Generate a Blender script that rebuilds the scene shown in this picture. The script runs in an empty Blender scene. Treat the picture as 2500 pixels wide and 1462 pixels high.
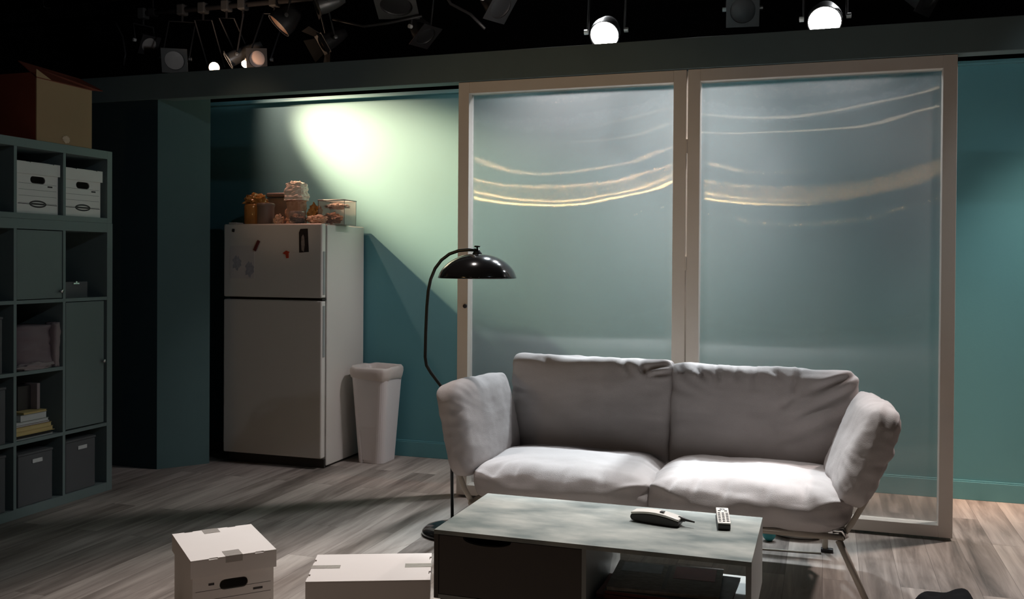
import bpy, bmesh, math, random
from mathutils import Vector, Matrix, noise

S = bpy.context.scene
C = S.collection
R = math.radians
random.seed(7)

# ---------------------------------------------------------------- camera
F_PX, PITCH, ROLL, YAW, CY = 2308.53, 0.0099524, 0.0067479, -0.3201174, 663.25
fw = Vector((math.sin(YAW) * math.cos(PITCH), math.cos(YAW) * math.cos(PITCH), -math.sin(PITCH)))
rt0 = Vector((math.cos(YAW), -math.sin(YAW), 0))
up0 = rt0.cross(fw)
rt = rt0 * math.cos(ROLL) + up0 * math.sin(ROLL)
up = -rt0 * math.sin(ROLL) + up0 * math.cos(ROLL)
cam_d = bpy.data.cameras.new('camera')
cam_d.sensor_width = 36
cam_d.lens = F_PX / 2500 * 36
cam_d.shift_y = -(731 - CY) / 2500
cam_d.clip_end = 60
cam = bpy.data.objects.new('camera', cam_d)
C.objects.link(cam)
m = Matrix((rt, up, -fw)).transposed().to_4x4()
m.translation = Vector((0, 0, 1.3))
cam.matrix_world = m
S.camera = cam

# ---------------------------------------------------------------- world, exposure
W = bpy.data.worlds.new('world')
S.world = W
W.use_nodes = True
W.node_tree.nodes['Background'].inputs[0].default_value = (0.75, 0.9, 1.0, 1)
W.node_tree.nodes['Background'].inputs[1].default_value = 0.0015
S.view_settings.view_transform = 'Standard'
S.view_settings.look = 'None'
S.view_settings.gamma = 1
S.view_settings.use_curve_mapping = False
S.view_settings.exposure = 0.0
S.cycles.use_denoising = True
S.cycles.max_bounces = 8
S.cycles.transparent_max_bounces = 12
S.cycles.sample_clamp_indirect = 6
S.cycles.caustics_reflective = False
S.cycles.caustics_refractive = False

# ---------------------------------------------------------------- lights
def spot(name, loc, target, power, color, size, blend=1.0, radius=0.06):
    l = bpy.data.lights.new(name, 'SPOT')
    l.energy = power; l.color = color; l.spot_size = R(size); l.spot_blend = blend
    l.shadow_soft_size = radius
    o = bpy.data.objects.new(name, l); C.objects.link(o)
    o.location = loc
    o.rotation_euler = (Vector(target) - Vector(loc)).to_track_quat('-Z', 'Y').to_euler()
    return o

COOL = (1.0, 0.93, 0.86)
WARM = (1.0, 0.70, 0.44)
# row of floods behind the header, aimed over the sofa, plus two added fills
spot('flood_and_fill_light', (-1.246, 5.40, 2.62), (-1.1, 4.1, 0.6), 165, (1.0, 0.95, 0.95), 112, 1.0, 0.06)
spot('flood_and_fill_light', (-1.35, 5.25, 2.55), (-2.95, 5.5, 0.4), 52, (1.0, 0.93, 0.97), 50, 1.0, 0.06)  # added fill for the refrigerator side and trash can, no fixture
spot('flood_and_fill_light', (-0.02, 5.40, 2.62), (-0.2, 4.1, 0.5), 60, (1.0, 0.95, 0.95), 112, 1.0, 0.06)
spot('flood_and_fill_light', (1.22, 5.40, 2.62), (1.1, 4.2, 0.5), 180, (1.0, 0.84, 0.80), 112, 1.0, 0.06)
spot('flood_and_fill_light', (1.22, 5.40, 2.62), (0.85, 5.3, 0.0), 100, (1.0, 0.90, 0.75), 64, 1.0, 0.06)  # added second beam, brightens only the floor beside the wall
spot('side_fill_light', (2.2, 2.3, 4.1), (1.0, 5.78, 1.0), 45, (0.85, 0.97, 1.0), 26, 0.5, 0.06)
# added unseen top lights over the wall, brightening the sofa and table
for bx, tx, bp_ in ((-1.75, -1.2, 800), (-0.63, -0.7, 900), (0.55, -0.1, 350)):
    spot('back_fill_light', (bx, 6.30, 3.65), (tx, 4.2, 0.5), bp_, (0.96, 0.98, 1.0), 38, 1.0, 0.06)
spot('back_fill_light', (-0.63, 6.30, 3.62), (-0.62, 3.75, 0.4), 950, (1.0, 0.99, 0.98), 27, 1.0, 0.05)
# the profile spot raking the wall behind the refrigerator
spot('wall_wash_light', (-3.80, 5.28, 3.00), (-3.1, 5.78, 2.2), 104, (1.0, 0.48, 0.36), 84, 1.0, 0.03)
spot('wall_wash_light', (-4.60, 5.18, 2.90), (-2.25, 5.79, 1.66), 3300, (1.0, 0.56, 0.34), 29, 1.0, 0.03)
# added overhead fills on the boxes and table, fixtures unseen
spot('overhead_fill_light', (-1.9, 4.3, 4.1), (-1.72, 2.9, 0.2), 500, (1.0, 0.90, 0.86), 40, 1.0, 0.06)
spot('overhead_fill_light', (-0.15, 4.75, 4.2), (-0.22, 3.35, 0.45), 620, (1.0, 0.95, 0.92), 32, 1.0, 0.05)
spot('side_fill_light', (-3.2, 1.2, 4.2), (-3.25, 5.35, 1.70), 60, (1.0, 0.66, 0.42), 11, 0.8, 0.05)  # added warm fill to brighten the clutter on the refrigerator
# added fills without fixtures, brightening the bookcase and the rig
spot('side_fill_light', (2.6, 1.6, 3.8), (-3.8, 4.0, 1.3), 75, (0.75, 0.85, 1.0), 40, 1.0, 0.06)
spot('rig_fill_light', (-3.3, 5.20, 2.58), (-4.9, 6.7, 3.0), 16, (0.95, 0.97, 1.0), 50, 1.0, 0.05)
spot('rig_fill_light', (-4.55, 6.30, 2.62), (-4.3, 6.3, 3.4), 14, (1.0, 0.65, 0.42), 150, 1.0, 0.05)
spot('rig_fill_light', (-1.6, 5.3, 2.50), (-2.4, 6.2, 3.1), 9, (1.0, 0.85, 0.75), 120, 1.0, 0.05)
# lamps out in the house, behind and beside the camera
for loc, tgt, p, col, sz, rad in [
        ((-5.6, -6.2, 2.36), (-1.5, 4.9, 1.6), 170, (1, 0.66, 0.26), 13, 0.022), ((-5.5, -6.2, 2.46), (-1.5, 4.9, 1.6), 80, (1, 0.64, 0.26), 13, 0.020),
        ((-5.4, -6.2, 2.66), (-1.5, 4.9, 1.6), 40, (1, 0.62, 0.28), 13, 0.018), ((-5.4, -6.2, 2.93), (-1.5, 4.9, 1.6), 36, (1, 0.66, 0.34), 13, 0.022),
        ((-4.6, -6.2, 2.50), (-1.6, 4.9, 1.2), 55, (1, 0.60, 0.24), 36, 0.16), ((-1.2, -6.2, 3.0), (-1.0, 4.9, 1.6), 14, (1, 0.75, 0.6), 34, 0.45),
        ((-2.2, -6.2, 4.15), (-1.0, 4.9, 1.6), 9, (1, 0.85, 0.8), 36, 0.12), ((1.3, -6.0, 1.92), (0.3, 4.9, 1.4), 9, (1, 0.55, 0.25), 14, 0.015),
        ((1.55, 0.2, 2.62), (0.4, 4.9, 1.9), 3.2, (1, 0.85, 0.6), 40, 0.010), ((1.75, 0.4, 2.78), (0.4, 4.9, 1.9), 2.8, (1, 0.85, 0.6), 40, 0.010),
        ((2.3, -4.2, 3.5), (0.3, 4.9, 1.0), 8, (0.8, 0.9, 1.0), 40, 0.10)]:
    spot('house_light', loc, tgt, p, col, sz, 0.8, rad)

# ---------------------------------------------------------------- materials
def nmat(name):
    mt = bpy.data.materials.new(name); mt.use_nodes = True
    nt = mt.node_tree
    return mt, nt, nt.nodes['Principled BSDF'], nt.links

def mat(name, col, rough=0.6, spec=0.5, metal=0.0, var=0.08, scale=6.0, bump=0.0, bscale=60.0, stretch=(1, 1, 1),
        coat=0.0, trans=0.0, alpha=1.0, emit=None, estr=0.0, sheen=0.0, ior=1.45):
    mt, nt, b, L = nmat(name)
    b.inputs['Roughness'].default_value = rough
    b.inputs['Specular IOR Level'].default_value = spec
    b.inputs['Metallic'].default_value = metal
    b.inputs['Coat Weight'].default_value = coat
    b.inputs['Transmission Weight'].default_value = trans
    b.inputs['Alpha'].default_value = alpha
    b.inputs['IOR'].default_value = ior
    b.inputs['Sheen Weight'].default_value = sheen
    tc = nt.nodes.new('ShaderNodeTexCoord'); mp = nt.nodes.new('ShaderNodeMapping')
    mp.inputs['Scale'].default_value = stretch
    L.new(tc.outputs['Object'], mp.inputs[0])
    n = nt.nodes.new('ShaderNodeTexNoise'); n.inputs['Scale'].default_value = scale; n.inputs['Detail'].default_value = 5
    L.new(mp.outputs[0], n.inputs['Vector'])
    mx = nt.nodes.new('ShaderNodeMix'); mx.data_type = 'RGBA'
    L.new(n.outputs['Fac'], mx.inputs['Factor'])
    mx.inputs['A'].default_value = tuple(max(0, c * (1 - var)) for c in col) + (1,)
    mx.inputs['B'].default_value = tuple(min(1, c * (1 + var)) for c in col) + (1,)
    L.new(mx.outputs['Result'], b.inputs['Base Color'])
    if bump:
        n2 = nt.nodes.new('ShaderNodeTexNoise'); n2.inputs['Scale'].default_value = bscale; n2.inputs['Detail'].default_value = 4
        L.new(mp.outputs[0], n2.inputs['Vector'])
        bp = nt.nodes.new('ShaderNodeBump'); bp.inputs['Strength'].default_value = bump; bp.inputs['Distance'].default_value = 0.004
        L.new(n2.outputs['Fac'], bp.inputs['Height']); L.new(bp.outputs[0], b.inputs['Normal'])
    if emit:
        b.inputs['Emission Color'].default_value = tuple(emit) + (1,)
        b.inputs['Emission Strength'].default_value = estr
    return mt

def floor_mat():
    mt, nt, b, L = nmat('grey_wood_planks')
    N = nt.nodes.new
    tc = N('ShaderNodeTexCoord'); mp = N('ShaderNodeMapping'); mp.inputs['Rotation'].default_value = (0, 0, R(90))
    L.new(tc.outputs['Object'], mp.inputs[0])
    br = N('ShaderNodeTexBrick'); br.offset = 0.37; br.inputs['Scale'].default_value = 1
    br.inputs['Brick Width'].default_value = 1.22; br.inputs['Row Height'].default_value = 0.15
    br.inputs['Mortar Size'].default_value = 0.0007; br.inputs['Mortar Smooth'].default_value = 0.2
    br.inputs['Color1'].default_value = (0.15, 0.15, 0.15, 1); br.inputs['Color2'].default_value = (0.9, 0.9, 0.9, 1)
    br.inputs['Mortar'].default_value = (0.0, 0.0, 0.0, 1)
    L.new(mp.outputs[0], br.inputs['Vector'])
    # offset the grain plank by plank
    ad = N('ShaderNodeVectorMath'); ad.operation = 'MULTIPLY_ADD'
    ad.inputs[1].default_value = (7, 7, 0); L.new(br.outputs['Color'], ad.inputs[0]); L.new(tc.outputs['Object'], ad.inputs[2])
    g = N('ShaderNodeMapping'); g.inputs['Scale'].default_value = (21, 1.6, 1); L.new(ad.outputs[0], g.inputs[0])
    n1 = N('ShaderNodeTexNoise'); n1.inputs['Scale'].default_value = 1.0; n1.inputs['Detail'].default_value = 7; n1.inputs['Roughness'].default_value = 0.62
    n1.inputs['Distortion'].default_value = 0.6
    L.new(g.outputs[0], n1.inputs['Vector'])
    g2 = N('ShaderNodeMapping'); g2.inputs['Scale'].default_value = (7, 1.1, 1); L.new(ad.outputs[0], g2.inputs[0])
    n2 = N('ShaderNodeTexNoise'); n2.inputs['Scale'].default_value = 1.0; n2.inputs['Detail'].default_value = 3
    L.new(g2.outputs[0], n2.inputs['Vector'])
    a1 = N('ShaderNodeMath'); a1.operation = 'MULTIPLY_ADD'; a1.inputs[1].default_value = 0.28
    L.new(br.outputs['Color'], a1.inputs[0])
    a2 = N('ShaderNodeMath'); a2.operation = 'MULTIPLY_ADD'; a2.inputs[1].default_value = 0.62
    L.new(n1.outputs['Fac'], a2.inputs[0]); L.new(a2.outputs[0], a1.inputs[2])
    a3 = N('ShaderNodeMath'); a3.operation = 'MULTIPLY'; a3.inputs[1].default_value = 0.42
    L.new(n2.outputs['Fac'], a3.inputs[0]); L.new(a3.outputs[0], a2.inputs[2])
    cr = N('ShaderNodeValToRGB'); e = cr.color_ramp.elements
    e[0].position = 0.38; e[0].color = (0.062, 0.050, 0.043, 1)
    e[1].position = 0.92; e[1].color = (0.57, 0.51, 0.455, 1)
    k = e.new(0.56); k.color = (0.22, 0.186, 0.163, 1)
    k = e.new(0.70); k.color = (0.36, 0.312, 0.278, 1)
    L.new(a1.outputs[0], cr.inputs[0]); 
    mm = N('ShaderNodeMix'); mm.data_type = 'RGBA'; mm.inputs['B'].default_value = (0.085, 0.072, 0.062, 1)
    L.new(cr.outputs[0], mm.inputs['A']); L.new(br.outputs['Fac'], mm.inputs['Factor'])
    L.new(mm.outputs['Result'], b.inputs['Base Color'])
    rr = N('ShaderNodeMapRange'); rr.inputs['To Min'].default_value = 0.42; rr.inputs['To Max'].default_value = 0.62
    L.new(n1.outputs['Fac'], rr.inputs['Value']); L.new(rr.outputs[0], b.inputs['Roughness'])
    b.inputs['Specular IOR Level'].default_value = 0.35
    bp = N('ShaderNodeBump'); bp.inputs['Strength'].default_value = 0.15; bp.inputs['Distance'].default_value = 0.003
    L.new(n1.outputs['Fac'], bp.inputs['Height']); L.new(bp.outputs[0], b.inputs['Normal'])
    return mt

def pane_mat():
    mt, nt, b, L = nmat('ribbed_polycarbonate')
    N = nt.nodes.new
    nt.nodes.remove(b)
    out = nt.nodes['Material Output']
    tc = N('ShaderNodeTexCoord')
    wv = N('ShaderNodeMapping'); wv.inputs['Scale'].default_value = (160, 160, 0.7); L.new(tc.outputs['Object'], wv.inputs[0])
    n = N('ShaderNodeTexNoise'); n.inputs['Scale'].default_value = 1; n.inputs['Detail'].default_value = 3; L.new(wv.outputs[0], n.inputs['Vector'])
    bp = N('ShaderNodeBump'); bp.inputs['Strength'].default_value = 0.5; bp.inputs['Distance'].default_value = 0.004
    L.new(n.outputs['Fac'], bp.inputs['Height'])
    # slow waviness of the sheet
    wv2 = N('ShaderNodeMapping'); wv2.inputs['Scale'].default_value = (0.5, 0.5, 2.2); L.new(tc.outputs['Object'], wv2.inputs[0])
    n2 = N('ShaderNodeTexNoise'); n2.inputs['Scale'].default_value = 1; n2.inputs['Detail'].default_value = 2; L.new(wv2.outputs[0], n2.inputs['Vector'])
    bp2 = N('ShaderNodeBump'); bp2.inputs['Strength'].default_value = 0.22; bp2.inputs['Distance'].default_value = 0.01
    L.new(n2.outputs['Fac'], bp2.inputs['Height']); L.new(bp.outputs[0], bp2.inputs['Normal'])
    # gentle twist of the sheet: height = c * z * (x - x0)^2
    sx = N('ShaderNodeSeparateXYZ'); L.new(tc.outputs['Object'], sx.inputs[0])
    d1 = N('ShaderNodeMath'); d1.operation = 'SUBTRACT'; d1.inputs[1].default_value = 0.5; L.new(sx.outputs['X'], d1.inputs[0])
    d2 = N('ShaderNodeMath'); d2.operation = 'MULTIPLY'; L.new(d1.outputs[0], d2.inputs[0]); L.new(d1.outputs[0], d2.inputs[1])
    d3 = N('ShaderNodeMath'); d3.operation = 'MULTIPLY'; L.new(d2.outputs[0], d3.inputs[0]); L.new(sx.outputs['Z'], d3.inputs[1])
    bp3 = N('ShaderNodeBump'); bp3.inputs['Strength'].default_value = 1.0; bp3.inputs['Distance'].default_value = TWIST
    L.new(d3.outputs[0], bp3.inputs['Height']); L.new(bp2.outputs[0], bp3.inputs['Normal'])
    gl = N('ShaderNodeBsdfAnisotropic'); gl.inputs['Roughness'].default_value = 0.18; gl.inputs['Anisotropy'].default_value = 0.99
    gl.inputs['Color'].default_value = (1, 0.97, 0.94, 1)
    tv = N('ShaderNodeCombineXYZ'); tv.inputs[2].default_value = 1.0
    L.new(tv.outputs[0], gl.inputs['Tangent']); L.new(bp3.outputs[0], gl.inputs['Normal'])
    tr = N('ShaderNodeBsdfTransparent'); tr.inputs['Color'].default_value = (0.79, 0.83, 0.85, 1)
    tl = N('ShaderNodeBsdfTranslucent'); tl.inputs['Color'].default_value = (0.85, 0.83, 0.82, 1)
    m1 = N('ShaderNodeMixShader'); m1.inputs[0].default_value = VEIL
    L.new(tr.outputs[0], m1.inputs[1]); L.new(tl.outputs[0], m1.inputs[2])
    m2 = N('ShaderNodeMixShader'); m2.inputs[0].default_value = 0.16
    L.new(m1.outputs[0], m2.inputs[1]); L.new(gl.outputs[0], m2.inputs[2])
    L.new(m2.outputs[0], out.inputs[0])
    return mt
VEIL = 0.045
TWIST = 0.04

def table_mat():
    mt, nt, b, L = nmat('scuffed_grey_green_laminate')
    N = nt.nodes.new
    tc = N('ShaderNodeTexCoord')
    mp = N('ShaderNodeMapping'); mp.inputs['Rotation'].default_value = (0, 0, R(50)); mp.inputs['Scale'].default_value = (4, 8, 5)
    L.new(tc.outputs['Object'], mp.inputs[0])
    n = N('ShaderNodeTexNoise'); n.inputs['Scale'].default_value = 1; n.inputs['Detail'].default_value = 6; n.inputs['Roughness'].default_value = 0.55
    L.new(mp.outputs[0], n.inputs['Vector'])
    cr = N('ShaderNodeValToRGB'); e = cr.color_ramp.elements
    e[0].position = 0.36; e[0].color = (0.17, 0.205, 0.195, 1)
    e[1].position = 0.82; e[1].color = (0.60, 0.61, 0.55, 1)
    L.new(n.outputs['Fac'], cr.inputs[0]); L.new(cr.outputs[0], b.inputs['Base Color'])
    rr = N('ShaderNodeMapRange'); rr.inputs['From Min'].default_value = 0.3; rr.inputs['From Max'].default_value = 0.7
    rr.inputs['To Min'].default_value = 0.36; rr.inputs['To Max'].default_value = 0.6
    L.new(n.outputs['Fac'], rr.inputs['Value']); L.new(rr.outputs[0], b.inputs['Roughness'])
    b.inputs['Specular IOR Level'].default_value = 0.45
    return mt

M = {}
M['floor'] = floor_mat()
M['pane'] = pane_mat()
M['teal'] = mat('teal_wall_paint', (0.112, 0.30, 0.34), 0.6, 0.35, var=0.06, scale=2.5, bump=0.06, bscale=90)
M['teal_trim'] = mat('teal_trim_paint', (0.122, 0.33, 0.37), 0.45, 0.5, var=0.04)
M['header'] = mat('dark_teal_paint', (0.15, 0.205, 0.215), 0.7, 0.3, var=0.08, bump=0.05)
M['returnwall'] = mat('shade_muted_teal', (0.105, 0.18, 0.178), 0.65, 0.3, var=0.06)  # teal darkened so the colour carries the wall's dim lighting
M['sidewall'] = mat('shade_darkened_teal', (0.035, 0.06, 0.07), 0.8, 0.2)  # teal made very dark, the unlit wall's shade put into its colour
M['black'] = mat('matte_black_drape', (0.01, 0.01, 0.012), 0.95, 0.1)
M['blackmetal'] = mat('black_stage_metal', (0.035, 0.034, 0.036), 0.45, 0.5, var=0.2)
M['greymetal'] = mat('worn_grey_metal', (0.22, 0.22, 0.22), 0.4, 0.5, metal=0.6)
M['white_tab'] = mat('white_label_tape', (0.75, 0.75, 0.74), 0.5)
M['frame'] = mat('cream_frame_paint', (0.84, 0.77, 0.70), 0.5, 0.4, var=0.04, bump=0.05)
M['fridge'] = mat('almond_enamel', (0.70, 0.66, 0.61), 0.38, 0.5, var=0.02, bump=0.08, bscale=300)
M['fridge_dark'] = mat('dark_gasket', (0.03, 0.025, 0.022), 0.6)
M['fabric'] = mat('grey_canvas_fabric', (0.50, 0.465, 0.455), 0.95, 0.15, var=0.07, scale=14, bump=0.35, bscale=420, sheen=0.15)
M['tube'] = mat('beige_steel_tube', (0.50, 0.45, 0.38), 0.4, 0.5)
M['case'] = mat('grey_green_laminate', (0.20, 0.25, 0.245), 0.55, 0.4, var=0.06)
M['case_door'] = mat('grey_green_door_laminate', (0.17, 0.21, 0.205), 0.5, 0.4, var=0.06)
M['case_in'] = mat('dark_back_board', (0.035, 0.04, 0.042), 0.7)  # back panels much darker than the case boards
M['bin'] = mat('charcoal_cardboard', (0.12, 0.12, 0.125), 0.7, var=0.1)
M['silver'] = mat('brushed_nickel', (0.75, 0.75, 0.74), 0.25, metal=1.0)
M['boxwhite'] = mat('white_box_cardboard', (0.86, 0.82, 0.78), 0.7, 0.2, var=0.03)
M['kraft'] = mat('brown_kraft_cardboard', (0.40, 0.26, 0.15), 0.8, 0.15, var=0.08, scale=3)
M['redkraft'] = mat('dark_red_printed_cardboard', (0.20, 0.05, 0.03), 0.75, 0.2, var=0.25, scale=3)
M['print'] = mat('black_ink', (0.06, 0.055, 0.055), 0.7)
M['dark'] = mat('dark_void', (0.012, 0.011, 0.011), 0.9, 0.1)
M['tape'] = mat('shiny_packing_tape', (0.46, 0.43, 0.39), 0.16, 0.7, bump=0.5, bscale=50)
M['glossblack'] = mat('gloss_black_enamel', (0.012, 0.011, 0.011), 0.13, 0.6, coat=0.6)
M['blacktube'] = mat('black_lamp_tube', (0.018, 0.02, 0.02), 0.3, 0.5)
M['whiteplastic'] = mat('white_bin_plastic', (0.82, 0.77, 0.77), 0.42, 0.45, var=0.02)
M['liner'] = mat('thin_white_bag_plastic', (0.72, 0.64, 0.60), 0.35, 0.5, bump=0.4, bscale=30)
M['table'] = table_mat()
M['table_side'] = mat('table_edge_laminate', (0.30, 0.32, 0.31), 0.45, 0.4, var=0.06)
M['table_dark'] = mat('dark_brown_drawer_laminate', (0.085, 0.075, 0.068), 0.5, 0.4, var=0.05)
M['phone'] = mat('ivory_phone_plastic', (0.88, 0.86, 0.80), 0.35)
M['phone_dark'] = mat('dark_grey_phone_plastic', (0.04, 0.038, 0.036), 0.4)
M['amber'] = mat('amber_glass', (0.75, 0.38, 0.12), 0.12, 0.6, trans=0.45, var=0.3, scale=20, bump=0.5, bscale=30)
M['clear'] = mat('clear_plastic', (0.90, 0.89, 0.86), 0.12, 0.5, trans=0.85, var=0.02, ior=1.15)
M['paperbag'] = mat('crumpled_white_paper', (0.82, 0.76, 0.68), 0.7, 0.2, bump=0.5, bscale=25)
M['brownbag'] = mat('crumpled_brown_paper', (0.52, 0.34, 0.24), 0.75, 0.2, bump=0.5, bscale=22)
M['tan'] = mat('tan_paper', (0.70, 0.50, 0.36), 0.6, 0.3, var=0.2, scale=20, bump=0.3)
M['greytin'] = mat('tarnished_tin', (0.30, 0.27, 0.25), 0.3, metal=0.7, var=0.2, bump=0.2)
M['browncer'] = mat('brown_stoneware', (0.20, 0.155, 0.13), 0.35, 0.5, var=0.2)
M['mauve'] = mat('mauve_crumpled_bag', (0.22, 0.17, 0.18), 0.75, 0.2, var=0.1, bump=0.3, bscale=25)
M['mauve2'] = mat('pale_mauve_lining', (0.32, 0.26, 0.26), 0.75, 0.2, var=0.1)
M['yellowpaper'] = mat('yellowed_page_block', (0.62, 0.48, 0.22), 0.7, var=0.15, scale=30, stretch=(1, 1, 12))
M['whitepage'] = mat('white_page_block', (0.6, 0.6, 0.58), 0.7, var=0.1)
M['bookgreen'] = mat('grey_green_book_cloth', (0.16, 0.18, 0.14), 0.7, var=0.3, scale=20)
M['bookdark'] = mat('dark_book_cloth', (0.05, 0.045, 0.04), 0.7, var=0.3)
M['bookrust'] = mat('rust_book_cloth', (0.20, 0.09, 0.05), 0.7, var=0.2)
M['teal_ball'] = mat('teal_rubber', (0.05, 0.33, 0.36), 0.5)
M['blackcloth'] = mat('black_felt_cloth', (0.006, 0.006, 0.007), 0.95, 0.1)
M['photo'] = mat('dark_snapshot', (0.035, 0.028, 0.026), 0.6, 0.2, var=0.6, scale=40)
M['photofig'] = mat('pale_snapshot_figure', (0.30, 0.25, 0.22), 0.6, 0.2, var=0.6, scale=60)
M['sketchpaper'] = mat('sketch_paper', (0.64, 0.60, 0.58), 0.7, 0.2)
M['bluecrayon'] = mat('blue_grey_crayon', (0.40, 0.40, 0.44), 0.8, 0.2, var=0.35, scale=45)
M['darkred'] = mat('dark_red_plastic', (0.14, 0.03, 0.03), 0.5)
M['red'] = mat('red_plastic', (0.50, 0.05, 0.02), 0.5)
M['news'] = mat('newsprint_masthead', (0.26, 0.25, 0.24), 0.8, 0.2, var=0.6, scale=50, stretch=(1, 3, 1))
M['newsred'] = mat('red_magazine_cover', (0.16, 0.05, 0.045), 0.5, 0.3, var=0.4, scale=12)
M['newsblue'] = mat('blue_grey_magazine_photo', (0.15, 0.17, 0.19), 0.5, 0.3, var=0.5, scale=30)
M['frost'] = mat('frosted_grey_plastic', (0.32, 0.36, 0.36), 0.5, 0.4)
M['lamp_glow'] = mat('hot_flood_lens', (1, 1, 1), 0.5, emit=(1.0, 0.97, 0.94), estr=30)
M['bulb_warm'] = mat('warm_lit_bulb', (1, 0.8, 0.6), 0.5, emit=(1.0, 0.72, 0.5), estr=14)
M['lens'] = mat('frosted_lens', (0.40, 0.38, 0.37), 0.35, 0.5, var=0.3, scale=8)
M['lenspink'] = mat('rose_gel_lens', (0.62, 0.47, 0.42), 0.6, 0.4, var=0.12, scale=8)
M['orange_gel_streak'] = mat('amber_gel_and_streak', (0.62, 0.30, 0.15), 0.4, 0.5, var=0.3, scale=12)

# ---------------------------------------------------------------- mesh helpers
def tag(o, label=None, cat=None, group=None, kind=None):
    if label: o['label'] = label
    if cat: o['category'] = cat
    if group: o['group'] = group
    if kind: o['kind'] = kind
    return o

def thing(name, label, cat, loc=(0, 0, 0), rz=0.0, group=None):
    o = bpy.data.objects.new(name, None); C.objects.link(o)
    o.location = loc; o.rotation_euler = (0, 0, rz); o.empty_display_size = 0.05
    return tag(o, label, cat, group)

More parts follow.
